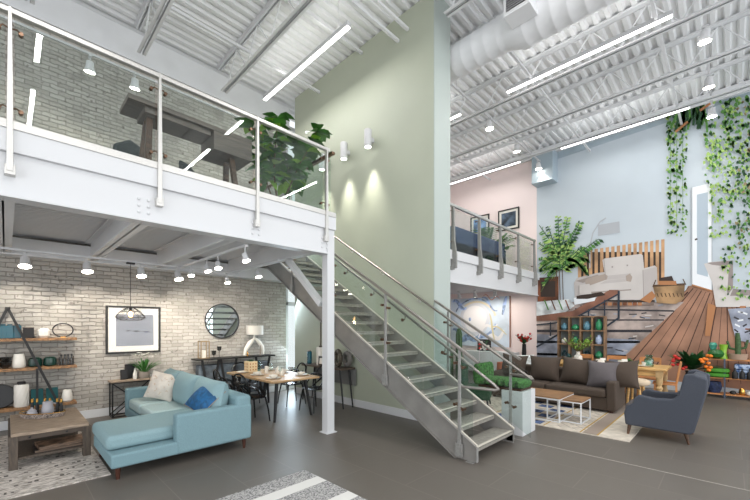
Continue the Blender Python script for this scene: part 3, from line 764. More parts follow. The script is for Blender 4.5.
for px, lab in ((3, 'leftmost'), (10, 'middle'), (17.5, 'rightmost')):
    X, Z = onshelf(px, 0); b = thing('canister', 'teal glazed square canister on the top shelf, ' + lab, 'canister', (X, YS, Z + .001), group='teal canisters on the top shelf')
    MB().cbox(0, 0, .105, .088, .088, .21).build('body', ceramic_t, b, bevel=.008, seg=3)
    MB().cbox(0, 0, .22, .06, .06, .018).build('lid', ceramic_t, b, bevel=.004)
X, Z = onshelf(28.5, 0); b = thing('box', 'black square box on the top shelf with brown edge', 'box', (X, YS, Z + .001)); MB().cbox(0, 0, .085, .13, .1, .17).build('body', charcoal, b, bevel=.004); MB().cbox(0, 0, .172, .135, .105, .008).build('lid', wood_d, b)
X, Z = onshelf(43.5, 0); b = thing('vase', 'grey white faceted round vase on the top shelf', 'vase', (X, YS, Z + .001)); MB().lathe([(.05, 0), (.078, .035), (.085, .12), (.055, .165), (.035, .165)], seg=8).build('body', ceramic_w, b, sharp=15)
X, Z = onshelf(63, 0); b = thing('ring_sculpture', 'dark oval ring sculpture at the right end of the top shelf', 'sculpture', (X, YS, Z + .001)); MB().tube([(.135 * math.cos(a), 0, .128 + .115 * math.sin(a)) for a in [2 * PI * k / 36 for k in range(36)]], .010, 8, closed=True).build('ring', black, b); MB().cbox(0, 0, .008, .07, .06, .016).build('base', gold, b, bevel=.003)
# middle shelf
X, Z = onshelf(5, 1); b = thing('glass_bowl', 'smoked glass bowls stacked at the left of the middle shelf', 'bowl', (X, YS, Z + .001)); MB().lathe([(.03, 0), (.08, .05), (.09, .11), (.084, .11), (.072, .05), (0, .01)], seg=20, cap=False).build('body', glass_smoke, b); MB().lathe([(.03, .1), (.07, .13), (.08, .18), (.074, .18), (.06, .13), (0, .11)], seg=20, cap=False).build('upper_bowl', glass_smoke, b)
vase(19, 1, .085, .225, ceramic_w, 'tall white ceramic vase on the middle shelf', prof=[(.8, 0), (1, .12), (.98, .4), (.72, .95), (.68, 1), (.6, .99)])
for px, lab in ((35, 'left one beside the white vase'), (50, 'right one beside the bottle rack')):
    vase(px, 1, .088, .155, ceramic_g, 'squat dark green glazed pot on the middle shelf, ' + lab, name='pot', cat='pot', prof=[(.6, 0), (.95, .12), (1, .5), (.9, .88), (.6, 1), (.5, .98)], group='dark green pots on the middle shelf')
X, Z = onshelf(66.5, 1); b = thing('bottle_rack', 'small black wire rack of glass bottles at the right end of the middle shelf', 'rack', (X, YS, Z + .001))
mb = MB()
for z in (.01, .08):
    mb.tube([(-.095, -.03, z), (.095, -.03, z), (.095, .03, z), (-.095, .03, z)], .004, 5, closed=True)
for x in (-.095, .095):
    for y in (-.03, .03): mb.tube([(x, y, 0), (x, y, .15)], .004, 5)
mb.box(-.095, .095, -.03, .03, 0, .006); mb.build('rack', black, b)
for k in range(4):
    c = thing('bottle', 'little dark stoppered bottle in the wire rack, %s from the left' % ('first', 'second', 'third', 'fourth')[k], 'bottle', (X - .069 + .046 * k, YS, Z + .008), group='bottles in the wire rack')
    MB().lathe([(.018, 0), (.019, .1), (.009, .13), (.009, .15)], seg=12).build('body', glass_smoke, c); MB().lathe([(.012, .15), (.012, .18)], seg=10).build('stopper', black, c)
X, Z = onshelf(48, 1); b = thing('ring_sculpture', 'thin wire hoop standing behind the green pots', 'sculpture', (X, YS + .12, Z + .001)); MB().tube([(.17 * math.cos(a), 0, .16 + .155 * math.sin(a)) for a in [2 * PI * k / 40 for k in range(40)]], .004, 6, closed=True).build('hoop', taupe, b); MB().cbox(0, 0, .004, .06, .03, .008).build('base', taupe, b)
# bottom shelf
X, Z = onshelf(0, 2); b = thing('round_tray', 'round black tray leaning on the brick at the left of the lowest shelf', 'tray', (X, YS + .05, Z + .001)); MB().lathe([(0, 0), (.17, 0), (.185, -.02), (.19, -.02), (.178, .012), (0, .012)], seg=32, cap=False).rot(-PI / 2 + .12, 'X').rot(PI, 'Z').move(0, 0, .19).build('tray_body', black, b)
v = vase(21.5, 2, .088, .36, ceramic_w, 'tall white cylinder jar with diagonal ribs and dark lid on the lowest shelf', name='lidded_jar', cat='jar', prof=[(.95, 0), (1, .02), (1, .97), (.95, 1), (.3, 1)])
MB().lathe([(.05, .362), (.052, .40), (.045, .405)], seg=18).build('lid', charcoal, v)
mb = MB()
for k in range(12):
    mb.tube([(.0885 * math.cos(a), .0885 * math.sin(a), .02 + .32 * i / 10) for i, a in [(i, 2 * PI * k / 12 + i * .12) for i in range(11)]], .0035, 5)
mb.build('rib', ceramic_w, v)
for px, lab in ((37, 'left one'), (52, 'right one behind the strap')):
    X, Z = onshelf(px, 2); b = thing('book_box', 'teal cloth covered storage box on the lowest shelf, ' + lab, 'box', (X, YS, Z + .001), group='teal boxes on the lowest shelf')
    MB().cbox(0, 0, .13, .15, .09, .26).build('body', tealbox, b, bevel=.003); MB().box(-.07, .07, -.046, .04, .24, .262).build('lid', tealbox, b)
vase(67, 2, .075, .205, ceramic_w, 'white rounded vase at the right end of the lowest shelf', prof=[(.7, 0), (.98, .1), (1, .35), (.8, .9), (.66, 1), (.6, .98)])

# ------------------------------------------------------------------ x-frame side table
t = thing('side_table', 'wooden topped side table with black crossed metal frame by the brick wall', 'side table', (1.72, 8.28, 0))
MB().box(-.37, .37, -.16, .14, .645, .675).build('tabletop', wood_g, t, bevel=.003)
for sx in (-1, 1):
    for sy in (-1, 1): MB().bar((sx * .34, sy * .13 - .01, 0), (sx * .34, sy * .13 - .01, .645), .02).build('leg', black, t)
mb = MB()
for sy in (-.14, .12):
    mb.bar((-.34, sy, .01), (.34, sy, .01), .02); mb.bar((-.34, sy, .635), (.34, sy, .635), .02); mb.bar((-.34, sy, .02), (.34, sy, .63), .016); mb.bar((-.34, sy, .63), (.34, sy, .02), .016)
for sx in (-.34, .34): mb.bar((sx, -.14, .01), (sx, .12, .01), .02)
mb.build('cross_frame', black, t)
for k, (x, h, w, y, lab) in enumerate(((1.585, .19, .12, 8.27, 'small black photo frame on the side table, in front'), (1.70, .28, .17, 8.36, 'larger black photo frame on the side table, behind'))):
    b = thing('photo_frame', lab, 'photo frame', (x, y, .676), .1)
    MB().box(-w / 2, w / 2, -.01, .01, 0, h).rot(-.1, 'X').build('frame', charcoal, b, bevel=.003); MB().box(-w / 2 + .02, w / 2 - .02, -.012, -.01, .02, h - .02).rot(-.1, 'X').build('picture', black, b)
vase(0, 0, .036, .21, ceramic_w, 'white bottle vase standing on the wooden side table', x=1.745, z=.675, y=8.2, prof=[(.8, 0), (1, .1), (1, .5), (.45, .75), (.4, .95), (.5, 1), (.4, 1)], name='bottle_vase')
t = thing('potted_plant', 'spiky green plant with white flowers in a grey bowl on the side table', 'plant', (1.90, 8.22, .676))
MB().lathe([(.08, 0), (.10, .05), (.095, .13), (.085, .13), (.08, .11), (0, .1)], seg=20, cap=False).build('pot', taupe, t)
mb = MB()
for k in range(26):
    a = k * 2.4; e = .5 + .5 * random.random(); mb.leaf((.03 * math.cos(a), .03 * math.sin(a), .10), (math.cos(a) * (1.3 - e) * 1.3, math.sin(a) * (1.2 - e) * .7, 1), .36 + .16 * random.random(), .034, .35)
mb.build('leaves', green_l, t)
mb = MB()
for k in range(16):
    a = k * 1.9; r = .04 + .2 * random.random(); c = (r * math.cos(a), r * .6 * math.sin(a), .38 + .12 * random.random())
    for j in range(4): mb.leaf(c, (math.cos(j * 1.57 + a), math.sin(j * 1.57 + a), .4), .06, .045, .3)
mb.build('flowers', ceramic_w, t)

# ------------------------------------------------------------------ picture, pendant, mirror
a = onY(105.5, 306, YB); b_ = onY(160, 352.5, YB); fx0, fx1 = a.x, b_.x; fz1, fz0 = 2.09, 1.165
cx = (fx0 + fx1) / 2; cz = (fz0 + fz1) / 2; w = fx1 - fx0; h = fz1 - fz0
t = thing('framed_picture', 'large black framed print with white mat and dark floating shapes on the brick wall', 'picture', (cx, YB - .001, cz))
mb = MB(); f = .035
mb.box(-w / 2, w / 2, -.04, 0, h / 2 - f, h / 2).box(-w / 2, w / 2, -.04, 0, -h / 2, -h / 2 + f).box(-w / 2, -w / 2 + f, -.04, 0, -h / 2 + f, h / 2 - f).box(w / 2 - f, w / 2, -.04, 0, -h / 2 + f, h / 2 - f)
mb.build('frame', blackwood, t)
MB().box(-w / 2 + f, w / 2 - f, -.012, -.004, -h / 2 + f, h / 2 - f).build('mat_board', ceramic_w, t)
pm = mat('print_sky', (122, 126, 136), .8, noise=(.9, .06, (.5, 1, 2)))
mb = MB().box(-.30, .34, -.0135, -.012, -.32, .30); mb.cur = 1
for x, z, s_ in ((-.10, -.02, .03), (.04, -.03, .045), (.21, -.045, .055)):
    mb.blob((x, -.0145, z), (s_, .0016, .016), 12, 6)
mb.cur = 2; mb.blob((.215, -.0162, -.05), (.03, .001, .008), 12, 6)
mb.build('print', [pm, charcoal, mat('print_blue', (40, 60, 110), .8)], t)
MB().box(-w / 2 + f, w / 2 - f, -.022, -.019, -h / 2 + f, h / 2 - f).build('glazing', glass_dark, t)
t = thing('pendant_lamp', 'black wire cage pendant lamp with a glowing bulb in front of the framed picture', 'pendant lamp', (1.50, 7.35, 1.90))
MB().box(-.06, .06, -.03, .03, .86, .89).build('canopy', black, t); MB().tube([(0, 0, .1), (0, 0, .86)], .004, 6).build('cord', black, t)
MB().lathe([(.02, .05), (.022, .11), (.01, .125)], seg=12).build('socket', black, t)
MB().blob((0, 0, .0), (.028, .028, .05), 12, 8).build('bulb', bulbm, t)
mb = MB(); n = 10
R1 = [(.045, .12), (.15, .05), (.225, -.05), (.15, -.10)]
for k in range(n):
    a0 = 2 * PI * k / n; a1 = a0 + PI / n; P_ = lambda r, z, a: (r * math.cos(a), r * math.sin(a), z)
    for (A, B) in ((P_(*R1[0], a0), P_(*R1[1], a1)), (P_(*R1[0], a0), P_(*R1[1], a1 - 2 * PI / n)), (P_(*R1[1], a1), P_(*R1[2], a0)), (P_(*R1[1], a1), P_(*R1[2], a0 + 2 * PI / n)), (P_(*R1[2], a0), P_(*R1[3], a1)), (P_(*R1[2], a0), P_(*R1[3], a1 - 2 * PI / n)), (P_(*R1[2], a0), P_(*R1[2], a0 + 2 * PI / n)), (P_(*R1[1], a1), P_(*R1[1], a1 + 2 * PI / n)), (P_(*R1[3], a1), P_(*R1[3], a1 + 2 * PI / n)), (P_(*R1[0], a0), P_(*R1[0], a0 + 2 * PI / n))):
        mb.tube([A, B], .0035, 5)
mb.build('wire_cage', black, t)
l = bpy.data.lights.new('point_light', 'POINT'); l.energy = 6; l.color = (1, .7, .45); l.shadow_soft_size = .04
o = bpy.data.objects.new('point_light', l); COL.objects.link(o); o.location = (1.50, 7.35, 1.80)
t = thing('wall_mirror', 'large round black framed mirror on the brick wall above the console', 'mirror', (3.53, YB - .001, 1.815))
R = .40
MB().lathe([(R, 0), (R, -.035), (R - .022, -.035), (R - .022, 0)], seg=56, cap=False).rot(-PI / 2, 'X').build('frame', black, t)
MB().lathe([(0, -.012), (R - .02, -.012)], seg=56, cap=False).rot(-PI / 2, 'X').build('mirror_glass', mirror_m, t)

# ------------------------------------------------------------------ console by the brick wall
t = thing('console_table', 'long dark console table with V shaped black legs along the brick wall', 'console table', (3.76, 8.24, 0))
MB().box(-.93, .93, -.18, .16, .955, .99).build('tabletop', blackwood, t, bevel=.003)
for xx in (-.62, -.22, .62):
    for s in (-1, 1): MB().bar((xx + s * .18, -.12, .955), (xx + s * .01, -.12, .0), .045, .03).build('leg', black, t)
    MB().bar((xx - .03, -.12, .012), (xx - .03, .12, .012), .03, .024).build('foot_bar', black, t)
CB = .991
b = thing('lantern', 'tall gold framed lantern with candle at the left end of the dark console', 'lantern', (3.03, 8.22, CB))
mb = MB(); s = .085
for sx in (-1, 1):
    for sy in (-1, 1): mb.bar((sx * s, sy * s, 0), (sx * s, sy * s, .38), .014)
for z in (.008, .372):
    for sx in (-1, 1): mb.bar((sx * s, -s, z), (sx * s, s, z), .014); mb.bar((-s, sx * s, z), (s, sx * s, z), .014)
mb.box(-s, s, -s, s, 0, .01); mb.build('frame', mat('aged_gold', (150, 124, 88), .45, .6), b)
MB().lathe([(.045, .01), (.045, .17), (.04, .175)], seg=16).build('candle', ceramic_w, b)
for k, (x, h) in enumerate(((3.24, .13), (3.36, .22))):
    b = thing('candle_holder', 'smoked glass candle holder on a stem, %s one on the dark console' % ('shorter', 'taller')[k], 'candle holder', (x, 8.2, CB))
    MB().lathe([(.035, 0), (.035, .006), (.006, .012), (.006, h - .08), (.02, h - .07)], seg=14).build('stem', black, b)
    MB().lathe([(.02, h - .07), (.045, h - .05), (.05, h + .03), (.046, h + .03), (.04, h - .045), (0, h - .06)], seg=16, cap=False).build('cup', glass_smoke, b)
b = thing('table_lamp', 'table lamp with broad white shade and pale curved base on the console', 'lamp', (4.22, 8.22, CB))
MB().lathe([(.20, .50), (.20, .72), (.195, .72), (.195, .50)], seg=28, cap=False).build('lamp_shade', mat('shade_linen', (212, 208, 200), .9), b)
MB().tube([(-.26, 0, .01), (-.22, 0, .16), (-.12, 0, .30), (-.02, 0, .40), (0, 0, .52)], [.03, .05, .06, .03, .012], 10).tube([(.22, 0, .01), (.20, 0, .2), (.10, 0, .33), (0, 0, .42)], [.03, .045, .05, .02], 10).build('base', ceramic_w, b)
for k, (x, h, m_, lab) in enumerate(((4.0, .12, gold, 'small gold figurine on the console left of the lamp base'), (4.33, .24, taupe, 'slim dark figurine on the console under the lamp shade'))):
    b = thing('figurine', lab, 'figurine', (x, 8.14, CB)); MB().lathe([(.03, 0), (.03, .01), (.012, .02), (.02, h * .5), (.008, h * .8), (.014, h)], seg=12).build('body', m_, b)
b = thing('ottoman', 'blue grey upholstered storage bench tucked under the dark console', 'bench', (3.62, 8.2, 0)); MB().box(-.70, .95, -.04, .21, .12, .84).build('upholstery', mat('bench_fabric', (84, 92, 100), .9, noise=(6, .25)), b, bevel=.03, seg=3)
for x in (-.60, .86): MB().box(x - .02, x + .02, -.02, .18, 0, .12).build('leg', black, b)

# ------------------------------------------------------------------ dining table
DX, DY, DZ = 3.70, 6.52, .745
t = thing('dining_table', 'pale wood dining table with black tapered legs', 'dining table', (DX, DY, 0))
MB().box(-.50, .50, -.92, .92, DZ - .04, DZ).build('tabletop', wood_l, t, bevel=.006)
for sx in (-1, 1):
    for sy in (-1, 1):
        MB().tube([(sx * .30, sy * .72, DZ - .04), (sx * .39, sy * .80, 0)], [.035, .022], 10).build('leg', black, t)
MB().box(-.33, .33, -.75, -.70, DZ - .08, DZ - .04).box(-.33, .33, .70, .75, DZ - .08, DZ - .04).build('crossbar', black, t)
def dchair(label):
    t = thing('dining_chair', label, 'chair', (0, 0, 0), group='black loop backed chairs around the dining table')
    # faces +Y in local space, back at -Y
    mb = MB().blob((0, .0, .445), (.235, .225, .022), 20, 8, .75); mb.build('seat', plastic_black, t)
    for sx, sy in ((-1, 1), (1, 1), (-1, -1), (1, -1)):
        MB().tube([(sx * .17, sy * .16, .44), (sx * .20, sy * .20, .22), (sx * .215, sy * .225, 0)], [.018, .014, .011], 8).build('leg', plastic_black, t)
    mb = MB()
    # three overlapping outlines
    def arc(pts, r=.016): mb.tube(pts, r, 7)
    def bez(P, n=14):
        out = []
        for i in range(n + 1):
            u = i / n; k = len(P) - 1; q = Vector((0, 0, 0))
            for j, p in enumerate(P): q += Vector(p) * (math.comb(k, j) * u ** j * (1 - u) ** (k - j))
            out.append(q)
        return out
    arc(bez([(-.21, .05, .44), (-.32, -.05, .68), (-.25, -.26, .70), (0, -.29, .68), (.25, -.26, .70), (.32, -.05, .68), (.21, .05, .44)]))
    arc(bez([(-.17, -.16, .44), (-.30, -.26, .78), (-.18, -.27, .92), (0, -.27, .90), (.18, -.27, .92), (.30, -.26, .78), (.17, -.16, .44)]))
    arc(bez([(-.20, -.10, .44), (-.10, -.24, .60), (.12, -.28, .78), (.28, -.2, .80), (.30, .0, .66), (.22, .12, .45)]))
    arc(bez([(.20, -.10, .44), (.10, -.24, .60), (-.12, -.28, .78), (-.28, -.2, .80), (-.30, .0, .66), (-.22, .12, .45)]))
    mb.build('back_loops', plastic_black, t)
    return t
chs = [((3.05, 6.05), -PI / 2 + .15, 'black loop backed dining chair on the sofa side of the table, nearer one'), ((3.05, 6.95), -PI / 2 - .1, 'black loop backed dining chair on the sofa side of the table, farther one'), ((4.38, 6.0), PI / 2 + .1, 'black loop backed dining chair on the staircase side, nearer one by the column'), ((4.38, 6.85), PI / 2 - .1, 'black loop backed dining chair on the staircase side, farther one'), ((3.70, 7.62), PI, 'black loop backed dining chair at the far head of the table')]
c0 = dchair(chs[0][2])
for k, (p, a, lab) in enumerate(chs):
    if k == 0: c0.location = (p[0], p[1], 0); c0.rotation_euler = (0, 0, a)
    else: dup(c0, (p[0], p[1], 0), a, lab)
# table settings
pl_m = mat('porcelain', (232, 226, 216), .3)
k = 0
names = ['near left', 'middle left', 'far left', 'near right', 'middle right', 'far right']
for sx in (-1, 1):
    for y in (-.6, 0, .6):
        t = thing('plate', 'white plate on the dining table, ' + names[k], 'plate', (DX + sx * .30, DY + y, DZ + .001), group='white plates on the dining table')
        MB().lathe([(.06, 0), (.13, .018), (.132, .022), (.06, .006), (0, .006)], seg=24, cap=False).build('body', pl_m, t)
        if k in (0, 1, 3, 4, 5):
            b = thing('bowl', 'white bowl stacked on the %s plate of the dining table' % names[k], 'bowl', (DX + sx * .30, DY + y, DZ + .009), group='white bowls on the dining table')
            MB().lathe([(.03, 0), (.07, .025), (.08, .055), (.076, .055), (.06, .022), (0, .008)], seg=20, cap=False).build('body', pl_m, b)
        k += 1
for k, (x, y, r, h, lab) in enumerate(((.02, -.35, .045, .13, 'white pitcher at the near middle of the dining table'), (.08, -.12, .06, .11, 'white teapot in the middle of the dining table'), (-.05, .1, .04, .15, 'tall white pitcher on the far half of the dining table'))):
    jug((DX + x, DY + y, DZ + .001), r, h, pl_m, lab, ('pitcher', 'teapot', 'pitcher')[k], ('pitcher', 'teapot', 'pitcher')[k], lid=(k == 1), rz=.5 * k)
for k, (x, y) in enumerate(((-.1, -.5), (.12, -.62), (-.12, -.2), (.14, .3), (.0, .45))):
    t = thing('wine_glass', 'clear stemmed glass on the dining table, ' + ('nearest left', 'nearest right', 'beside the teapot', 'far right', 'farthest')[k], 'glass', (DX + x, DY + y, DZ + .001), group='stemmed glasses on the dining table')
    MB().lathe([(.032, 0), (.004, .006), (.004, .08), (.03, .11), (.034, .16), (.028, .18), (.026, .18), (.03, .155), (.026, .112), (0, .09)], seg=14, cap=False).build('body', glass_clear, t)
t = thing('planter_pot', 'square cream pot with brown dots and small green plant on the dining table', 'plant', (DX - .12, DY + .62, DZ + .001))
MB().cbox(0, 0, .11, .2, .2, .22).build('pot', mat('cream_pot', (222, 200, 160), .6), t, bevel=.008)
mb = MB()
for i in range(3):
    for j in range(3):
        for (px, py) in ((-.06 + .06 * i, -.101),): mb.blob((px, py, .05 + .06 * j), (.014, .003, .014), 8, 6)
        mb.blob((-.101, -.06 + .06 * i, .05 + .06 * j), (.003, .014, .014), 8, 6)
mb.build('dot', mat('rust_dot', (170, 104, 60), .6), t)
mb = MB()
for k in range(30): a = k * 2.4; mb.leaf((.03 * math.cos(a), .03 * math.sin(a), .21), (math.cos(a), math.sin(a), .7 + .6 * random.random()), .09, .05, .4)
mb.build('leaves', green_d, t)
vase(0, 0, .045, .22, glass_blue, 'pale blue glass vase beside the dotted pot on the dining table', x=DX + .08, y=DY + .66, z=DZ)

# ------------------------------------------------------------------ narrow console by the green wall
t = thing('console_table', 'narrow console with splayed black legs and grey cloth against the green wall', 'console table', (4.95, 6.35, 0))
MB().box(-.17, .20, -.72, .72, .79, .83).build('tabletop', wood_gd, t, bevel=.003)
for sy in (-1, 1):
    for sx in (-1, 1): MB().tube([(sx * .12, sy * .60, .79), (sx * .13, sy * .72, 0)], [.022, .014], 8).build('leg', black, t)
MB().box(.17, .19, -.76, .70, .45, .79).build('back_panel', mat('grey_panel', (120, 120, 118), .8), t)
CT = .831
v = vase(0, 0, .055, .30, ceramic_t, 'tall blue glazed vase on the narrow console', x=4.92, y=6.95, z=.83, prof=[(.95, 0), (1, .05), (1, .9), (.8, .95), (.7, .96)])
MB().lathe([(.04, .29), (.04, .31)], seg=14).build('neck', taupe, v)
t = thing('table_lamp', 'cream cylinder lamp with tall dark rod on the narrow console', 'lamp', (4.98, 6.6, CT)); MB().lathe([(.09, 0), (.10, .01), (.10, .38), (.09, .39)], seg=20).build('base', ceramic_w, t); MB().lathe([(.04, .39), (.045, .42), (.015, .43), (.015, 1.2), (.012, 1.2)], seg=12).build('rod', mat('rod_brown', (84, 70, 60), .5), t)
t = thing('photo_frame', 'small dark framed photo on the narrow console', 'photo frame', (4.86, 6.42, CT), PI / 2 + .3); MB().box(-.08, .08, -.01, .01, 0, .2).rot(.1, 'X').build('frame', blackwood, t); MB().box(-.05, .05, .01, .012, .035, .165).rot(.1, 'X').build('picture', ceramic_w, t)
t = thing('ring_sculpture', 'thick dark woven ring sculpture on the narrow console', 'sculpture', (4.93, 5.93, CT), -.3); MB().tube([(0, .135 * math.cos(a), .19 + .15 * math.sin(a)) for a in [2 * PI * k / 32 for k in range(32)]], .045, 10, closed=True).build('ring', mat('ring_dark', (72, 66, 56), .6, noise=(30, .4)), t)
t = thing('ring_sculpture', 'grey flat disc ring leaning behind the woven ring on the narrow console', 'sculpture', (5.07, 5.80, CT), -.2); MB().tube([(0, .12 * math.cos(a), .17 + .12 * math.sin(a)) for a in [2 * PI * k / 32 for k in range(32)]], .05, 10, closed=True).build('ring', mat('ring_grey', (120, 116, 112), .7), t)

# ------------------------------------------------------------------ upper floor objects
ZF = 3.42
t = thing('trestle_table', 'long dark grey wooden table behind the railing glass on the upper floor', 'table', (1.80, 5.35, ZF))
MB().box(-.78, .78, -.24, .24, 1.0, 1.06).build('tabletop', desk_m, t, bevel=.004)
MB().box(-.60, .2, -.19, .19, .93, 1.0).build('apron', desk_m, t, bevel=.004)
MB().box(.22, .78, -.24, .24, .74, 1.0).build('drawer_box', desk_m, t, bevel=.004)
for sx in (-1, 1):
    for s in (-1, 1):
        MB().bar((sx * .52, s * .06, .93), (sx * .58, s * .22, 0), .07, .06).build('leg', wood_d, t, bevel=.003)
b = thing('upholstered_chair', 'green and charcoal chair behind the table on the upper floor', 'chair', (1.35, 5.95, ZF), .3)
MB().prism([(-.30, .42), (.30, .42), (.22, .86), (-.05, .95), (-.25, .80)], 'Y', .18, .26).build('backrest', mat('chair_charcoal', (48, 56, 58), .8), b, bevel=.03, seg=3)
MB().box(-.30, .30, -.26, .26, .33, .45).build('seat', mat('chair_olive', (104, 122, 92), .85), b, bevel=.03, seg=3)
for sx in (-1, 1):
    for sy in (-1, 1): MB().tube([(sx * .22, sy * .2, .33), (sx * .27, sy * .25, 0)], [.02, .012], 8).build('leg', wood_d, b)
b = thing('upholstered_chair', 'low charcoal curved chair under the right side of the upper floor table', 'chair', (2.2, 6.05, ZF), -.2)
MB().prism([(-.34, .05), (.36, .05), (.30, .28), (.05, .42), (-.20, .75), (-.34, .80)], 'Y', -.2, -.12).build('backrest', MATS['chair_charcoal'], b, bevel=.03, seg=3)
MB().box(-.30, .34, -.2, .3, .05, .32).build('seat', MATS['chair_charcoal'], b, bevel=.04, seg=3)
b = thing('flower_vase', 'small vase of pale flowers on the dark upper floor table', 'vase', (2.35, 5.4, ZF + .881)); MB().lathe([(.03, 0), (.045, .04), (.025, .12), (.03, .14)], seg=14).build('body', taupe, b)
mb = MB()
for k in range(22): a = k * 2.4; mb.leaf((.0, .0, .13), (math.cos(a), math.sin(a), 1 + random.random()), .14, .03, .3)
mb.build('flowers', mat('pale_flower', (196, 190, 150), .8), b)
# fiddle leaf fig
t = thing('fiddle_leaf_fig', 'large leafy fiddle leaf fig in a woven basket behind the railing corner', 'plant', (3.20, 5.38, ZF))
MB().lathe([(.15, 0), (.19, .1), (.17, .28), (.155, .28), (.16, .1), (0, .05)], seg=24, cap=False).build('basket', basket_m, t)
MB().lathe([(0, .23), (.155, .24)], seg=20, cap=False).build('soil', legw, t)
random.seed(11); mb = MB(); lf = MB(); lf2 = MB()
for tr in range(5):
    a = tr * 1.26; p = Vector((.04 * math.cos(a), .04 * math.sin(a), .22)); pts = [p.copy()]
    d = Vector((math.cos(a) * .32, math.sin(a) * .28, 1)).normalized()
    for i in range(8):
        d = (d + Vector((random.uniform(-.12, .12), random.uniform(-.12, .12), .05))).normalized(); p = p + d * .17; pts.append(p.copy())
        if i > 1:
            for j in range(7):
                b2 = random.uniform(0, 2 * PI); dd = Vector((math.cos(b2), math.sin(b2), random.uniform(-.3, .7)))
                (lf if random.random() < .75 else lf2).leaf(p, dd, random.uniform(.22, .36), random.uniform(.15, .24), random.uniform(.1, .6))
    mb.tube(pts, [.014 * (1 - i / 12) for i in range(len(pts))], 6)
mb.build('trunk', stem_m, t)
lf.cur = 1; lf.join(lf2); lf.build('leaves', [mat('fig_leaf', (66, 116, 48), .4, noise=(5, .2)), mat('fig_leaf_light', (140, 186, 60), .4)], t, sharp=60)
# ================================================================== RIGHT HALL
rug3 = mat('rug_ivory', (206, 196, 182), .95, noise=(8, .06), bump=(120, .4))
t = single(MB().box(0, 2.9, 0, 3.3, 0, .014), 'area_rug', rug3, 'ivory and blue patterned rug under the brown sofa and nesting tables', 'rug', (6.38, 1.05, 0))
mb = MB()
for a, b in ((.42, .62),): mb.box(0, 2.9, a, b, .0142, .0150)
mb.build('taupe_stripe', mat('rug_taupe', (150, 136, 124), .95), t)
mb = MB()
for a in (.40, .64, 1.2, 2.2): mb.box(0, 2.9, a, a + .022, .0151, .0156)
mb.build('gold_stripe', mat('rug_gold', (176, 140, 60), .95), t)
mb = MB()
for i in range(14):
    for y in (.72, .95, 2.5, 2.75):
        x = .1 + i * .2
        for s in (-1, 1): mb.bar((x, y, .0147), (x + .1 * 1, y + s * .1, .0147), .014, .0008)
        for s in (-1, 1): mb.bar((x + .2, y, .0147), (x + .1, y + s * .1, .0147), .014, .0008)
mb.build('diamond_pattern', taupe, t)
mb = MB()
for i in range(10):
    for j in range(3):
        if (i + j) % 2 == 0: mb.box(.05 + i * .28, .30 + i * .28, 1.28 + j * .3, 1.54 + j * .3, .0142, .0152)
mb.build('blue_block', mat('rug_blue', (70, 86, 120), .95, noise=(14, .4)), t)

# brown sofa
S = Vector((8.6, 2.8, .014)); t = thing('brown_sofa', 'long dark brown fabric sofa with loose cushions in the right hall', 'sofa', tuple(S))
def sb(x0, x1, y0, y1, z0, z1): return MB().box(x0 - S.x, x1 - S.x, y0 - S.y, y1 - S.y, z0 - S.z, z1 - S.z)
A0, A1 = 1.56, 4.12
sb(8.17, 9.07, A0 + .01, A1 - .01, .055, .30).build('base', brown_f, t, bevel=.02)
for a, b in ((A0 + .17, 2.84), (2.86, A1 - .17)): sb(8.10, 8.8, a, b, .30, .46).build('seat_cushion', brown_f, t, bevel=.05, seg=4)
sb(8.82, 9.08, A0 + .005, A1 - .005, .06, .76).build('backrest', brown_f, t, bevel=.05, seg=3)
for a, b in ((A0, A0 + .16), (A1 - .16, A1)): sb(8.15, 9.05, a, b, .05, .62).build('arm', brown_f, t, bevel=.03, seg=3)
for x in (8.22, 9.0):
    for y in (A0 + .08, A1 - .08): sb(x - .03, x + .03, y - .03, y + .03, .014, .05).build('foot', legw, t)
random.seed(21)
for k, (px, w, m, lab) in enumerate(((514, .62, brown_f, 'brown cushion at the left end of the brown sofa'), (545, .66, brown_f, 'brown cushion second from the left on the brown sofa'), (578, .66, brown_f, 'brown cushion in the middle of the brown sofa'), (603, .54, grey_f, 'grey cushion leaning forward on the brown sofa'), (622, .56, brown_f, 'brown cushion against the right arm of the brown sofa'))):
    xx = 8.66 if k != 3 else 8.52
    p = onX(px, 380, xx)
    c = thing('sofa_cushion', lab, 'cushion', (xx - .02, p.y, .73 if k != 3 else .71), -PI / 2 + random.uniform(-.08, .08), group='cushions on the brown sofa')
    MB().pillow(w * 1.06, .58, .36, pinch=.12, e=.5, pw=2).rot(-.22 if k != 3 else -.3, 'X').rot(random.uniform(-.14, .14), 'Y').build('cover', m, c)

# nesting tables
def nest(x0, x1, y0, y1, h, label):
    t = thing('nesting_table', label, 'side table', ((x0 + x1) / 2, (y0 + y1) / 2, .014 + .0015), group='square nesting tables')
    a, b = (x1 - x0) / 2, (y1 - y0) / 2; h -= .014
    MB().box(-a, a, -b, b, h - .025, h).build('tabletop', wood_m, t, bevel=.002)
    wm = mat('white_tube', (226, 228, 230), .4)
    for sx in (-1, 1):
        for sy in (-1, 1): MB().bar((sx * (a - .01), sy * (b - .01), 0), (sx * (a - .01), sy * (b - .01), h - .025), .02).build('leg', wm, t)
    for z, nm in ((.01, 'floor_frame'), (h - .035, 'top_frame')):
        mb = MB()
        for s in (-1, 1): mb.bar((-a + .01, s * (b - .01), z), (a - .01, s * (b - .01), z), .018); mb.bar((s * (a - .01), -b + .01, z), (s * (a - .01), b - .01, z), .018)
        mb.build(nm, wm, t)
nest(6.735, 7.52, 2.11, 2.90, .445, 'larger square nesting table with wood top and white tube frame')
nest(6.88, 7.46, 1.81, 2.38, .405, 'smaller square nesting table tucked beside the larger one')

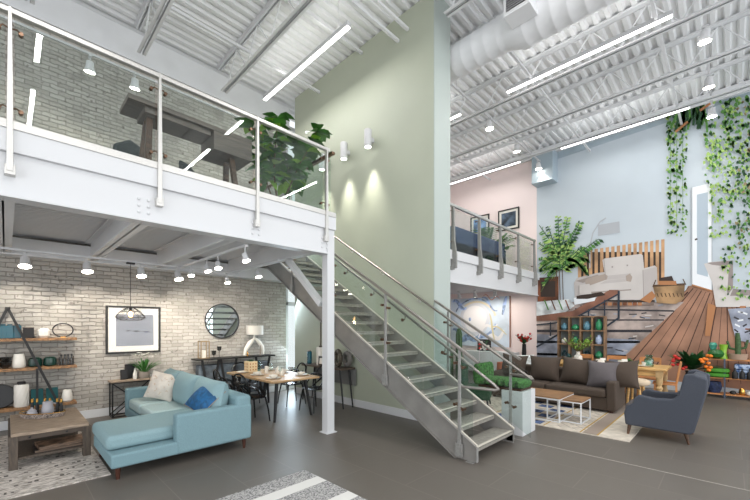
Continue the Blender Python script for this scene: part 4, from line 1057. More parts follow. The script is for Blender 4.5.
# armchair
t = thing('armchair', 'slate grey fabric armchair with tapered wooden legs seen from its side', 'armchair', (7.2, .70, .0))
prof = [(1.17, .16), (1.19, .34), (1.16, .44), (1.08, .50), (1.05, .60), (1.0, .64), (.80, .615), (.60, .63), (.53, .70), (.50, .85), (.47, 1.0), (.38, 1.02), (.22, .96), (.22, .82), (.29, .50), (.36, .20), (.40, .155)]
pr = [(y - .70, z) for y, z in prof]
for x0, x1 in ((-.42, -.30), (.30, .42)):
    MB().prism(pr, 'X', x0, x1).build('side_panel', arm_f, t, bevel=.022, seg=3)
MB().prism([(y - .70, z) for y, z in ((.46, .40), (.43, .90), (.38, 1.0), (.25, .96), (.24, .82), (.31, .50), (.37, .20), (.5, .2))], 'X', -.31, .31).build('backrest', arm_f, t, bevel=.02, seg=3)
MB().box(-.30, .30, -.30, .45, .16, .34).build('base', arm_f, t, bevel=.015)
MB().box(-.29, .29, -.22, .50, .33, .47).build('seat_cushion', arm_in, t, bevel=.045, seg=4)
for x, y in ((-.37, .42), (.37, .42)): MB().tube([(x, y, .16), (x - (.02 if x < 0 else -.02), y + .02, .0145)], [.028, .016], 10).build('leg', wood_d, t)
for x, y in ((-.35, -.24), (.35, -.24)): MB().tube([(x, y, .17), (x, y - .04, .0005)], [.028, .016], 10).build('leg', wood_d, t)

# plinth and green seat
t = single(MB().box(0, .50, 0, .34, 0, .68), 'display_plinth', white, 'white square display plinth beside the foot of the stairs', 'plinth', (5.55, 2.27, 0), bevel=.004)
t = thing('grass_chair', 'small ribbed green grass covered chair on the white plinth', 'chair', (5.80, 2.62, .681))
seatz = .0
mb = MB().box(-.2, .2, -.30, .42, 0, .03); mb.build('base', legw, t)
mb = MB()
for k in range(7): mb.blob((0, -.27 + .105 * k, .10), (.24, .06, .07), 12, 8, .7)
mb.build('seat', green_s, t)
mb = MB()
for k in range(6): mb.blob((.0, .37 + .0 * k, .17), (.05, .05, .14), 10, 8, .7) if False else None
for k in range(6): mb.blob((-.22 + .088 * k, .43, .21), (.05, .07, .18), 12, 8, .7)
mb.build('backrest', green_s, t)
# second darker green chair and cacti behind the railing glass
t = thing('velvet_chair', 'dark green velvet chair standing behind the stair railing', 'chair', (7.0, 3.85, 0), .4)
MB().box(-.32, .32, -.3, .3, .18, .44).build('seat', mat('dark_green_velvet', (36, 74, 50), .8), t, bevel=.05, seg=3)
MB().box(-.34, .34, .2, .34, .18, .90).build('backrest', MATS['dark_green_velvet'], t, bevel=.05, seg=3)
for sx in (-1, 1):
    for sy in (-1, 1): MB().tube([(sx * .25, sy * .24, .18), (sx * .28, sy * .27, 0)], [.02, .012], 8).build('leg', black, t)
for k, (px, h, lab, X) in enumerate(((450, 1.25, 'shorter column cactus in a clay pot next to the green wall end', 6.9), (459, 1.66, 'taller dark column cactus in a clay pot beyond the stair railing', 7.4))):
    p = onX(px, 370, X); t = thing('potted_cactus', lab, 'cactus', (X, p.y, 0))
    MB().lathe([(.12, 0), (.17, .28), (.18, .3), (.16, .3), (0, .26)], seg=20, cap=False).build('pot', terracotta, t)
    mb = MB(); n = 16
    pr = [(.06, .26), (.08, .5), (.075, h - .15), (.05, h - .04), (.0, h)]
    mb.lathe(pr, seg=n)
    for q in range(len(mb.v)):
        if q % 2: mb.v[q] = Vector((mb.v[q].x * .78, mb.v[q].y * .78, mb.v[q].z))
    mb.build('stem', cactus_m, t)
t = thing('potted_succulent', 'low yellow green leafy plant in a grey pot below the cacti', 'plant', (6.15, 4.1, 0)); MB().lathe([(.13, 0), (.2, .35), (.18, .35), (0, .3)], seg=20, cap=False).build('pot', taupe, t)
mb = MB()
for k in range(34): a = k * 2.4; mb.leaf((0, 0, .32), (math.cos(a), math.sin(a), .5 + random.random()), .3, .07, .3)
mb.build('leaves', mat('leaf_yellow', (150, 160, 50), .6), t)

# pink wall: painting, white sideboard, flowers
p0 = onX(449, 298, XM); p1 = onX(510, 298, XM)
y1 = 7.9; y0 = onX(510, 298, XM).y; z1 = onX(510, 296, XM).z; z0 = .95
t = thing('abstract_painting', 'large pale blue and white abstract canvas on the pink wall', 'painting', (XM - .001, (y0 + y1) / 2, (z0 + z1) / 2))
h2 = (z1 - z0) / 2; w2 = (y1 - y0) / 2
MB().box(-.045, 0, -w2, w2, -h2, h2).build('canvas', mat('canvas_paint', (206, 218, 232), .8, noise=(1.3, .09, (1, 1, 1))), t)
MB().box(-.05, .0, -w2 - .03, -w2, -h2, h2).build('frame_edge', mat('frame_brown', (150, 110, 90), .5), t)
mb = MB(); X_ = [-.047]
def disc(cy, cz, ry, rz_, cur, w0=0, w1=2 * PI, inner=0, n=36):
    X_[0] -= .0006; mb.cur = cur; vs = []; fs = []
    for i in range(n + 1):
        a = w0 + (w1 - w0) * i / n
        for r in (inner, 1): vs.append((X_[0], cy + ry * r * math.cos(a) * (1 + .05 * math.sin(3 * a)), cz + rz_ * r * math.sin(a)))
    fs = [(2 * i, 2 * i + 1, 2 * i + 3, 2 * i + 2) for i in range(n)]
    mb.add(vs, fs)
def stroke(pts, w, cur):
    X_[0] -= .0006; mb.cur = cur; vs = []; n = len(pts)
    for i, (y, z) in enumerate(pts):
        a = pts[min(i + 1, n - 1)]; b = pts[max(0, i - 1)]; dy, dz = a[0] - b[0], a[1] - b[1]; L = math.hypot(dy, dz) or 1
        ww = w * (.4 + .6 * math.sin(PI * (i + .5) / n)) / 2
        vs += [(X_[0], y - dz / L * ww, z + dy / L * ww), (X_[0], y + dz / L * ww, z - dy / L * ww)]
    mb.add(vs, [(2 * i, 2 * i + 1, 2 * i + 3, 2 * i + 2) for i in range(n - 1)])
def wav(y0, z0, y1, z1, amp, n=14, fr=1.0, ph=0): return [(y0 + (y1 - y0) * i / n, z0 + (z1 - z0) * i / n + amp * math.sin(ph + fr * PI * i / n)) for i in range(n + 1)]
disc(.15, .1, .62, .62, 1, 0, 2 * PI, .0); disc(.15, .12, .48, .5, 2); disc(.35, .1, .05, .07, 3)
disc(.15, .1, .86, .80, 3, .4, 2.4, .94); disc(.1, .05, .8, .74, 4, .9, 2.9, .90); disc(.15, .1, .98, .74, 3, 3.4, 4.9, .88)
stroke(wav(-.15, .9, -.75, .4, .1, fr=2), .07, 3); stroke(wav(-w2 + .1, .9, -w2 + .25, .3, .05, fr=1.5), .12, 3); stroke(wav(-w2 + .35, .8, -.2, .95, .08, fr=3), .03, 6)
stroke(wav(.7, -.75, -.1, -.45, .12, fr=2), .22, 3); stroke(wav(1.1, -.3, .4, -.75, .1, fr=2.4), .14, 3); stroke(wav(.0, -.6, -.75, .1, .2, fr=1.6), .10, 2); stroke(wav(-.3, -.8, -w2 + .2, -.3, .16, fr=2), .16, 2)
stroke(wav(-.5, -.2, -w2 + .1, -.4, .1, fr=1.2), .05, 5); stroke(wav(-.45, .3, -.65, -.65, .08, fr=2), .07, 5); stroke(wav(1.1, .8, .5, .55, .1, fr=2), .14, 3)
mb.build('brush_strokes', [MATS['canvas_paint'], mat('paint_pale', (214, 216, 224), .7), mat('paint_white', (236, 234, 236), .7), mat('paint_blue', (138, 158, 192), .7, noise=(6, .3)), mat('paint_ivory', (226, 214, 186), .7), mat('paint_straw', (214, 204, 164), .7), mat('paint_coral', (214, 150, 130), .7)], t, smooth=False)
t = thing('sideboard', 'low white sideboard standing under the abstract painting', 'sideboard', (12.08, 6.1, 0)); MB().box(-.25, .25, -.95, .9, .1, .80).build('body', white, t, bevel=.006)
for y in (-.85, .8):
    for x in (-.2, .2): MB().box(x - .02, x + .02, y - .02, y + .02, 0, .1).build('leg', white, t)
for a, b in ((-.93, -.2), (-.18, .88)): MB().box(-.262, -.25, a, b, .13, .77).build('door', white2, t)
t = thing('photo_frame', 'colourful framed picture leaning on the white sideboard', 'photo frame', (12.1, 6.35, .801), 0)
MB().box(-.02, .02, -.26, .26, 0, .42).rot(.08, 'Y').build('frame', charcoal, t, bevel=.004); mb = MB(); random.seed(4)
for k in range(24): mb.cur = k % 3; y, z = random.uniform(-.2, .2), random.uniform(.06, .36); mb.blob((-.022, y, z), (.003, .05, .04), 8, 5)
mb.rot(.08, 'Y').build('picture', [red_f, green_d, pink], t)
p = onX(519, 356, 11.9)
t = thing('stool', 'round black pedestal carrying the red flower vase in front of the pink wall', 'pedestal', (11.85, 4.80, 0)); MB().lathe([(.2, 0), (.2, .03), (.04, .05), (.04, .68), (.18, .70), (.18, .73)], seg=24).build('pedestal_body', charcoal, t)
t = thing('flower_vase', 'dark vase of red flowers and green leaves in front of the pink wall', 'vase', (11.85, 4.80, .731)); MB().lathe([(.06, 0), (.07, .05), (.06, .35), (.065, .38)], seg=18).build('body', charcoal, t)
mb = MB(); fl = MB()
for k in range(46):
    a = k * 2.4; dd = Vector((math.cos(a), math.sin(a), .9 + random.random() * 1.2)).normalized(); r = random.uniform(.15, .42)
    mb.leaf((0, 0, .36), dd, r + .12, .05, .15)
    if k % 2: fl.blob(Vector((0, 0, .36)) + dd * r, (.035, .035, .04), 8, 6)
mb.build('leaves', green_d, t); fl.build('flowers', red_f, t)
t = thing('terracotta_pot', 'orange clay pot on the floor between painting and brown sofa', 'pot', (11.0, 5.1, 0)); MB().lathe([(.14, 0), (.22, .25), (.2, .55), (.17, .56), (.17, .5), (0, .5)], seg=24, cap=False).build('body', mat('orange_clay', (206, 120, 84), .7), t)
# pictures above, sofa and plants of the upper right floor
for k, (xa, xb, ya, yb_, lab) in enumerate(((471, 489.5, 217, 234, 'small blue framed print on the pink wall, left one behind the glass'), (498.5, 519.5, 210.5, 229, 'small dark framed print on the pink wall, right one above the railing'))):
    A = onX(xa, ya + 1, XM); B = onX(xb, yb_ - 1, XM); cy, cz = (A.y + B.y) / 2, (A.z + B.z) / 2; w2 = abs(A.y - B.y) / 2; h2 = abs(A.z - B.z) / 2
    t = thing('framed_picture', lab, 'picture', (XM - .001, cy, cz)); f = .04
    MB().box(-.04, 0, -w2, w2, h2 - f, h2).box(-.04, 0, -w2, w2, -h2, -h2 + f).box(-.04, 0, -w2, -w2 + f, -h2 + f, h2 - f).box(-.04, 0, w2 - f, w2, -h2 + f, h2 - f).build('frame', blackwood, t)
    MB().box(-.02, -.004, -w2 + f, w2 - f, -h2 + f, h2 - f).build('mat_board', ceramic_w, t)
    MB().box(-.022, -.0201, -w2 + .12, w2 - .12, -h2 + .12, h2 - .12).build('print', (mat('print_blue_g', (110, 140, 180), .8, noise=(3, .3)), mat('print_dark', (64, 76, 90), .8, noise=(4, .5)))[k], t)
t = thing('blue_sofa', 'deep blue sofa behind the glass of the upper right floor', 'sofa', (9.3, 5.35, ZF)); bf = mat('deep_blue_fabric', (44, 62, 98), .85)
MB().box(-1.5, 1.4, -.45, .35, .1, .42).build('base', bf, t, bevel=.03); MB().box(-1.5, 1.4, -.45, -.2, .1, .80).build('backrest', bf, t, bevel=.06, seg=3)
for a, b in ((-1.55, -1.35), (1.25, 1.45)): MB().box(a, b, -.45, .38, .1, .6).build('arm', bf, t, bevel=.04, seg=3)
for x in (-1.4, 1.3):
    for y in (-.4, .3): MB().box(x - .02, x + .02, y - .02, y + .02, 0, .1).build('leg', black, t)
green_p = mat('palm_green', (92, 140, 70), .6, noise=(6, .25))
def palm(loc, n, L, label, name='potted_palm', m=green_l, h0=.3, spread=1.0, seed=1):
    random.seed(seed); t = thing(name, label, 'plant', loc); MB().lathe([(.13, 0), (.18, .1), (.17, .3), (.15, .3), (0, .26)], seg=20, cap=False).build('pot', charcoal, t)
    mb = MB(); st_ = MB()
    for k in range(n):
        a = k * 2.4; e = random.uniform(.5, 1.0); d = Vector((math.cos(a) * spread * (1.15 - e), math.sin(a) * spread * (1.15 - e), 1)).normalized(); p = Vector((0, 0, h0)); pts = [p.copy()]
        for i in range(8):
            d = (d - Vector((0, 0, .09 * (1.4 - e) * 1.5))).normalized(); p = p + d * L / 8; pts.append(p.copy())
            if i > 1:
                s = d.cross(Vector((0, 0, 1))).normalized()
                for sg in (-1, 1): mb.leaf(p, d * .7 + s * sg, L * .32, .085, .3); mb.leaf(p - d * L / 16, d * .7 + s * sg, L * .32, .085, .3)
        st_.tube(pts, .007, 5)
    st_.build('stems', stem_m, t); mb.build('fronds', m, t, sharp=60); return t
palm((10.95, 5.7, ZF), 18, 1.05, 'green palm behind the glass at the end of the upper right floor', m=green_p, seed=3)
palm((9.6, 7.0, ZF), 10, .95, 'darker bushy plant behind the blue sofa on the upper right floor', m=green_d, seed=5)

# cube display shelf
t = thing('cube_shelf', 'wooden cube display shelf with blue and green glassware in front of the mural', 'shelf', (11.5, 3.03, 0)); W2 = .59
mb = MB(); cols = 4; cw = 2 * W2 / cols; rows = 5; rh = .392
for i in range(cols + 1): mb.box(-.12, .12, -W2 + i * cw - .016, -W2 + i * cw + .016, 0, rows * rh)
for j in range(rows + 1): mb.box(-.115, .115, -W2, W2, j * rh - .016 if j else 0, j * rh + .016)
mb.build('frame', mat('shelf_wood', (132, 104, 78), .6, noise=(5, .15)), t); MB().box(.105, .115, -W2, W2, 0, rows * rh).build('back_panel', mat('shelf_back', (118, 126, 126), .7), t)
gg = mat('green_glaze_vase', (52, 140, 96), .2); gb = mat('blue_glaze_vase', (96, 140, 158), .2)
items = [(0, 4, gb, .09, .20), (1, 4, gg, .11, .16), (2, 4, gb, .10, .24), (3, 4, gg, .09, .30), (0, 3, ceramic_w, .08, .16), (1, 3, gg, .08, .2), (2, 3, mat('lime_glaze', (120, 170, 60), .3), .09, .15), (3, 3, mat('pale_blue_glaze', (170, 186, 214), .3), .09, .26), (2, 2, glass_blue, .1, .2), (3, 2, gg, .1, .2), (0, 2, glass_blue, .08, .18)]
wd = ['left', 'second', 'third', 'right']; rw = {4: 'top row', 3: 'second row', 2: 'third row'}
for c, r, m, rad, h in items:
    b = thing('glass_vase', 'vase in the %s column, %s of the cube display shelf' % (wd[c], rw[r]), 'vase', (11.49, 3.03 + W2 - (c + .5) * cw, r * rh + .021), group='vases in the cube display shelf')
    MB().lathe([(rad * .6, 0), (rad, h * .3), (rad * .85, h * .7), (rad * .4, h * .88), (rad * .45, h), (rad * .35, h), (rad * .7, h * .6), (0, .01)], seg=16, cap=False).build('body', m, b)

# farmhouse table with chairs
t = thing('farmhouse_table', 'pine farmhouse dining table with thick turned legs', 'dining table', (10.12, 2.1, 0)); 
MB().box(-.50, .50, -1.15, 1.15, .75, .80).build('tabletop', wood_y, t, bevel=.006)
MB().box(-.42, .42, -1.05, 1.05, .62, .75).build('apron', wood_y, t)
wy2 = mat('pine_leg', (190, 158, 112), .6, noise=(6, .1))
for sx in (-1, 1):
    for sy in (-1, 1):
        MB().box(sx * .40 - .06, sx * .40 + .06, sy * 1.03 - .06, sy * 1.03 + .06, .60, .75).lathe([(.05, 0), (.06, .04), (.035, .09), (.07, .22), (.045, .33), (.065, .38), (.04, .42), (.06, .50), (.06, .60)], (sx * .40, sy * 1.03, 0), 16).build('leg', wy2, t)
TT = .801
def wchair(label):
    t = thing('wooden_chair', label, 'chair', (0, 0, 0), group='pine chairs around the farmhouse table'); m = mat('orange_wood', (196, 134, 82), .5, noise=(5, .1))
    MB().box(-.22, .22, -.21, .21, .43, .46).build('seat', m, t, bevel=.006)
    for sx in (-1, 1): MB().bar((sx * .19, .18, 0), (sx * .18, .17, .43), .035).build('leg', m, t); MB().bar((sx * .19, -.2, 0), (sx * .19, -.19, .43), .035).build('leg', m, t)
    mb = MB()
    for sx in (-1, 1): mb.bar((sx * .19, -.19, .43), (sx * .2, -.27, .92), .035)
    mb.bar((-.2, -.262, .88), (.2, -.262, .88), .02, .10)
    for z in (.58, .72): mb.bar((-.195, -.19 - (z - .43) * .16, z), (.195, -.19 - (z - .43) * .16, z), .015, .05)
    mb.build('backrest', m, t, bevel=.004); return t
c0 = wchair('pine chair on the far side of the farmhouse table, left one'); c0.location = (10.85, 2.85, 0); c0.rotation_euler = (0, 0, PI / 2)
dup(c0, (10.85, 2.1, 0), PI / 2, 'pine chair on the far side of the farmhouse table, middle one'); dup(c0, (10.85, 1.4, 0), PI / 2, 'pine chair on the far side of the farmhouse table, right one')
dup(c0, (10.14, 1.02, 0), 0.08, 'pine chair at the right end of the farmhouse table')
t = thing('stool', 'round cream padded stool with wooden legs beside the brown sofa arm', 'stool', (9.32, 1.42, 0)); MB().blob((0, 0, .52), (.25, .25, .08), 20, 10, .8).build('seat', mat('stool_linen', (206, 186, 160), .9), t)
for k in range(4): a = k * PI / 2 + .6; MB().tube([(.13 * math.cos(a), .13 * math.sin(a), .47), (.17 * math.cos(a), .17 * math.sin(a), 0)], [.03, .02], 10).build('leg', wood_y, t)
k = 0
nm = ['nearest the armchair', 'second from the armchair', 'third from the armchair', 'farthest from the armchair']
for i, y in enumerate((1.35, 1.8, 2.25, 2.8)):
    t = thing('place_setting_plate', 'white plate on the farmhouse table, ' + nm[i], 'plate', (9.92, y, TT), group='white plates on the farmhouse table'); MB().lathe([(.07, 0), (.13, .02), (.132, .024), (.06, .008), (0, .008)], seg=22, cap=False).build('body', pl_m, t)
    t = thing('cup', 'white cup on the plate of the farmhouse table, ' + nm[i], 'cup', (9.92, y, TT + .009), group='white cups on the farmhouse table'); MB().lathe([(.03, 0), (.05, .04), (.055, .09), (.05, .09), (.04, .04), (0, .012)], seg=18, cap=False).build('body', pl_m, t)
    t = thing('folded_napkin', 'white folded napkin on the far side of the farmhouse table, ' + nm[i], 'napkin', (10.35, y, TT), .2, group='napkins on the farmhouse table'); MB().prism([(-.1, 0), (.1, 0), (0, .11)], 'Y', -.06, .06).build('cloth', ceramic_w, t, bevel=.006)
p = onX(649, 362, 9.95)
t = thing('glass_jar', 'pale green glass jar at the right end of the farmhouse table', 'jar', (9.95, p.y, TT)); MB().lathe([(.07, 0), (.09, .03), (.09, .16), (.06, .2), (.075, .26), (.068, .26), (.05, .2), (.08, .15), (.08, .04), (0, .03)], seg=20, cap=False).build('body', glassmat('jar_glass', (.62, .78, .72), 2), t)
p = onX(578, 366, 9.9)
t = thing('flower_vase', 'white bottle vase with airy green branches at the left end of the farmhouse table', 'vase', (9.9, min(p.y, 3.12), TT)); MB().lathe([(.08, 0), (.10, .06), (.09, .16), (.04, .2), (.04, .26), (.05, .27)], seg=20).build('body', ceramic_w, t)
mb = MB(); br = MB(); random.seed(9)
for k in range(44):
    a = k * 2.4; d = Vector((math.cos(a) * .9, math.sin(a) * .9, random.uniform(.35, 1.6))).normalized(); L = random.uniform(.25, .52); q = Vector((0, 0, .25)); br.tube([q, q + d * L], .003, 4)
    for j in range(7): c = q + d * L * (.25 + .75 * j / 6); mb.leaf(c, (random.uniform(-1, 1), random.uniform(-1, 1), random.uniform(0, 1)), .06, .03, .2)
br.build('branches', stem_m, t); mb.build('leaves', green_y, t)
t = thing('glass_jar', 'small clear glass jar beside the white branch vase', 'jar', (9.85, 2.88, TT)); MB().lathe([(.06, 0), (.075, .03), (.075, .15), (.05, .18), (.055, .21), (.045, .21), (.065, .14), (0, .02)], seg=18, cap=False).build('body', glass_blue, t)
t = thing('cushion', 'white patterned cushion behind the left back of the brown sofa', 'cushion', (9.9, 4.15, .62), -1.2); MB().pillow(.75, .6, .2).rot(-.2, 'X').build('cover', mat('cushion_pattern', (216, 220, 218), .9, noise=(10, .15)), t)
t = thing('bench', 'low white bench carrying the patterned cushion behind the brown sofa', 'bench', (10.0, 4.2, 0)); MB().box(-.35, .35, -.5, .5, .25, .34).build('seat', white, t, bevel=.02)
for sx in (-1, 1):
    for sy in (-1, 1): MB().box(sx * .3 - .025, sx * .3 + .025, sy * .44 - .025, sy * .44 + .025, 0, .25).build('leg', wood_y, t)

# green leafy plant and flower bouquet
t = thing('leafy_plant', 'arching dark green plant in a pot behind the farmhouse table', 'plant', (11.85, 2.0, 0)); MB().lathe([(.15, 0), (.2, .3), (.2, .62), (.17, .62), (0, .58)], seg=20, cap=False).build('pot', charcoal, t)
mb = MB()
for k in range(40): a = k * 2.4; mb.leaf((0, 0, .6), (math.cos(a), math.sin(a), random.uniform(.3, 1.6)), random.uniform(.35, .6), .09, .5)
mb.build('leaves', green_l, t)
t = thing('flower_vase', 'big bouquet of red and orange flowers with dark leaves behind the armchair', 'vase', (11.1, .62, 0)); MB().lathe([(.14, 0), (.17, .1), (.15, .5), (.12, .62), (.14, .66)], seg=20).build('body', charcoal, t)
mb = MB(); fr = MB(); fo = MB(); random.seed(14)
for k in range(90):
    a = k * 2.4; d = Vector((math.cos(a), math.sin(a), random.uniform(.3, 2.2))).normalized(); r = random.uniform(.1, .34); mb.leaf(Vector((0, 0, .66)) + d * r * .4, d, r + .24, .12, .2)
for k in range(20):
    a = PI + random.uniform(-1.5, 1.5); q = Vector((-random.uniform(.2, .34), math.sin(a) * .32, .86 + random.uniform(-.14, .22)))
    (fr if q.y > -.05 else fo).blob(q, (.04, .04, .035), 8, 6)
mb.build('leaves', green_d, t); fr.build('red_blossoms', red_f, t); fo.build('orange_blossoms', orange_f, t)

# metal and wood shelf on the right
t = thing('display_shelf', 'open pine and steel shelf with plants and cushions at the right edge', 'shelf', (12.0, -.35, 0)); 
for z in (.10, .48, .92): MB().box(-.16, .22, -1.2, .77, z - .03, z).build('board', mat('orange_wood', (196, 134, 82), .5), t, bevel=.003)
pm_ = mat('post_blue_grey', (74, 82, 98), .5)
for y in (.44, -1.1):
    for x in (-.17, .2): MB().bar((x, y, 0), (x, y, .93), .03).build('post', pm_, t)
def shy(px): return onX(px, 370, 11.92).y
for k, z in enumerate((.481, .591)):
    b = thing('floor_cushion', 'green quilted cushion lying on the middle shelf board, ' + ('lower', 'upper')[k], 'cushion', (11.95, .22, z + .055), .05 * k, group='green cushions on the display shelf'); MB().blob((0, 0, 0), (.18, .22, .055), 20, 10, .55).build('cover', green_c, b)
b = thing('folded_blanket', 'folded blue patterned blanket on the middle shelf at the right edge', 'blanket', (12.0, -.2, .481)); MB().box(-.15, .18, -.3, .16, .0, .10).box(-.14, .17, -.28, .14, .105, .2).box(-.14, .17, -.28, .13, .205, .33).build('cloth', rugmat('blanket_blue', (60, 90, 140), (180, 196, 220), 12), b, bevel=.03, seg=3)
for k in range(3):
    b = thing('bottle', 'dark bottle in front of the blue blanket, %s' % ('left', 'middle', 'right')[k], 'bottle', (11.82, -.08 - .12 * k, .481), group='dark bottles on the display shelf'); MB().lathe([(.045, 0), (.05, .02), (.05, .14), (.015, .19), (.015, .25)], seg=14).build('body', charcoal, b)
b = thing('basket', 'dark blue round basket at the left of the lowest shelf board', 'basket', (12.0, .28, .101)); MB().lathe([(.11, 0), (.15, .12), (.13, .26), (.12, .26), (.14, .12), (0, .02)], seg=22, cap=False).build('body', mat('navy', (40, 52, 84), .7, noise=(20, .3)), b)
for k, (y, h, m, lab) in enumerate(((-.05, .08, charcoal, 'small dark bowl on the lowest shelf board'), (-.2, .16, gold, 'gold wire candle stand on the lowest shelf board'), (-.33, .1, ceramic_w, 'little white pot on the lowest shelf board'), (-.55, .22, ceramic_w, 'white round vase on the lowest shelf board at the frame edge'))):
    b = thing('ornament', lab, 'ornament', (11.93, y, .101)); MB().lathe([(.04, 0), (.06, h * .3), (.05, h * .8), (.03, h), (.02, h)], seg=16).build('body', m, b)
y = shy(711.5); b = thing('vase', 'teal green blown glass vase on top of the display shelf', 'vase', (12.02, shy(713), .921)); MB().lathe([(.07, 0), (.09, .08), (.05, .2), (.08, .32), (.05, .38), (.04, .38), (.06, .3), (0, .02)], seg=16, cap=False).build('body', mat('teal_vase', (70, 150, 130), .2), b)
b = thing('round_pot', 'squat dark green round pot on top of the display shelf', 'pot', (11.9, shy(716), .921)); MB().lathe([(.06, 0), (.14, .05), (.16, .12), (.12, .2), (.05, .22), (.04, .2)], seg=22).build('body', mat('dark_green_pot', (30, 92, 34), .3), b)
b = thing('vase', 'lime green waisted vase on top of the display shelf', 'vase', (11.9, shy(723.5), .921)); MB().lathe([(.08, 0), (.08, .02), (.05, .16), (.08, .34), (.07, .34), (.04, .16), (0, .02)], seg=16, cap=False).build('body', mat('lime_vase', (130, 176, 50), .3), b)
y = shy(738); b = thing('potted_cactus', 'branched cactus in a wide clay bowl on top of the display shelf', 'cactus', (11.93, y, .921)); MB().lathe([(.15, 0), (.17, .13), (.155, .13), (0, .1)], seg=22, cap=False).build('pot', terracotta, b)
MB().tube([(0, 0, .08), (0, 0, .4), (0, .01, .62)], [.05, .055, .035], 12).tube([(0, 0, .22), (0, .14, .26), (0, .18, .42)], [.03, .032, .022], 10).tube([(0, 0, .24), (0, -.12, .28), (0, -.16, .46)], [.03, .032, .022], 10).build('stem', cactus_m, b)

# ------------------------------------------------------------------ mural (a flat printed wall covering)
mur = MB(); Lx = [XM - .004]; MC = []; MI = {}
def mc(name, rgb, noise=None):
    if name not in MI: MI[name] = len(MC); MC.append(mat('mural_' + name, rgb, .75, noise=noise))
    return MI[name]
def mp(pts, col, step=True):
    if step: Lx[0] -= .0007
    mur.cur = col; vs = [onX(x, y, XM) for x, y in pts]; vs = [(Lx[0], v.y, v.z) for v in vs]
    mur.add(vs, [tuple(range(len(vs)))])
def quad(x0, y0, x1, y1, col, step=True): mp([(x0, y0), (x1, y0), (x1, y1), (x0, y1)], col, step)
def line(p, q, w, col, step=True):
    dx, dy = q[0] - p[0], q[1] - p[1]; L = math.hypot(dx, dy) or 1; a, b = -dy / L * w / 2, dx / L * w / 2
    mp([(p[0] + a, p[1] + b), (q[0] + a, q[1] + b), (q[0] - a, q[1] - b), (p[0] - a, p[1] - b)], col, step)
wallc = mc('wall', (192, 202, 210), (.4, .02)); slat = mc('slat', (180, 142, 106), (2, .15)); dark = mc('dark', (58, 46, 40)); cream = mc('cream', (204, 199, 196), (1, .03)); cream_s = mc('cream_seam', (160, 152, 150))
boards = mc('boards', (160, 120, 98), (1.2, .14)); seam = mc('seam', (74, 48, 38)); rugl = mc('rug_light', (166, 152, 146), (2, .22)); rugd = mc('rug_dark', (52, 50, 56)); rugb = mc('rug_blue', (150, 156, 172), (2, .2))
metal = mc('metal', (48, 56, 68)); topw = mc('table_wood', (128, 88, 72), (1.5, .2)); whi = mc('white', (232, 236, 240)); door = mc('door_glass', (176, 190, 202)); lampc = mc('lamp_grey', (176, 180, 186)); 
lg = mc('leaf_light', (158, 190, 104)); lm = mc('leaf_mid', (84, 134, 62)); ld = mc('leaf_deep', (40, 78, 46)); bas = mc('basket', (152, 122, 88), (3, .2)); basd = mc('basket_dark', (84, 62, 44)); brn = mc('brown', (110, 66, 44), (2, .3)); org = mc('orange', (176, 122, 82)); wing = mc('wing_shade', (150, 140, 138))
# backdrop
mp([(537, 166), (764, 90), (764, 392), (537, 372)], wallc)
# floor boards
mp([(688, 286), (704, 284), (764, 322), (764, 392), (600, 372), (617, 360), (686, 290)], boards)
for k in range(17):
    line((689 + 4.2 * k, 287 + 1.2 * k), (616 + 12.5 * k, 364 + 2.0 * k), .5 + .5 * (k % 2), seam, k == 0)
line((620, 359), (688, 292), 1.6, seam)
# rug
mp([(537, 302), (684, 302), (612, 368), (537, 362)], rugl)
mp([(537, 334), (640, 340), (612, 368), (537, 362)], rugb)
for a, b, c, d, w in ((537, 331, 652, 331, 2.6), (537, 342, 640, 342, 2.2), (575, 309, 674, 311, 1.6), (537, 354, 626, 356, 2.2), (560, 320, 664, 320, 1.4)): line((a, b), (c, d), w, rugd, False)
random.seed(31)
for k in range(60):
    x = random.uniform(545, 660); y = random.choice((304, 315, 325.5, 337, 348)) + random.uniform(-2, 2)
    if x + (y - 300) * 1.05 < 676: line((x, y), (x + random.uniform(4, 9), y + random.uniform(-2, 2)), 1.1, (rugd, cream, rugb)[k % 3], k == 0)
# slats
quad(578, 252, 664, 294, dark)
Lx[0] -= .0007
for k in range(16):
    x = 578 + k * 5.55; yt = 251.5 - k * .8
    mp([(x, yt), (x + 3.3, yt - .4), (x + 3.3, 296), (x, 296)], slat, False)
# arc lamp
pts = [(590, 268), (590, 246), (593, 233), (600, 222), (606, 218)]
for a, b in zip(pts[:-1], pts[1:]): line(a, b, 1.1, lampc)
mp([(598.5, 225), (619.5, 221.5), (620, 232.5), (598, 236)], lampc)
# mural sofa
c2 = mc('cream_dim', (190, 184, 182), (1, .03)); c3 = mc('cream_deep', (158, 148, 142), (1, .05)); bol = mc('bolster', (172, 158, 148))
mp([(574, 283), (577, 278), (597, 273), (606, 272), (606, 300), (586, 303), (575, 299)], c2)
mp([(576, 281), (598, 274.5), (600, 277), (583, 283)], c3)
mp([(602.5, 260), (605, 258.5), (641, 254), (643, 255.5), (645, 277), (606, 281)], cream)
mp([(605, 276), (644, 272), (644, 277), (606, 281)], c2)
mp([(588, 285), (606, 280), (631, 278), (635, 290), (634, 300), (590, 303)], cream); mp([(589, 292), (634, 289), (634, 290.2), (589, 293.4)], c3); mp([(606, 280.5), (631, 278), (632, 281), (600, 284)], c2)
mp([(629, 276), (634, 271), (655, 265.5), (657, 268), (658, 296), (652, 303), (637, 304), (633, 300)], cream); mp([(643, 270), (657, 267), (658, 296), (652, 303), (644, 303.5)], c2); line((643, 270), (644, 303), .7, cream_s)
mp([(585, 281), (588, 278.5), (605, 274), (608, 276), (607, 279.5), (590, 285.5), (586, 285)], bol); mp([(626, 276), (630, 273.5), (632.5, 277), (631, 282), (626.5, 281)], bol)
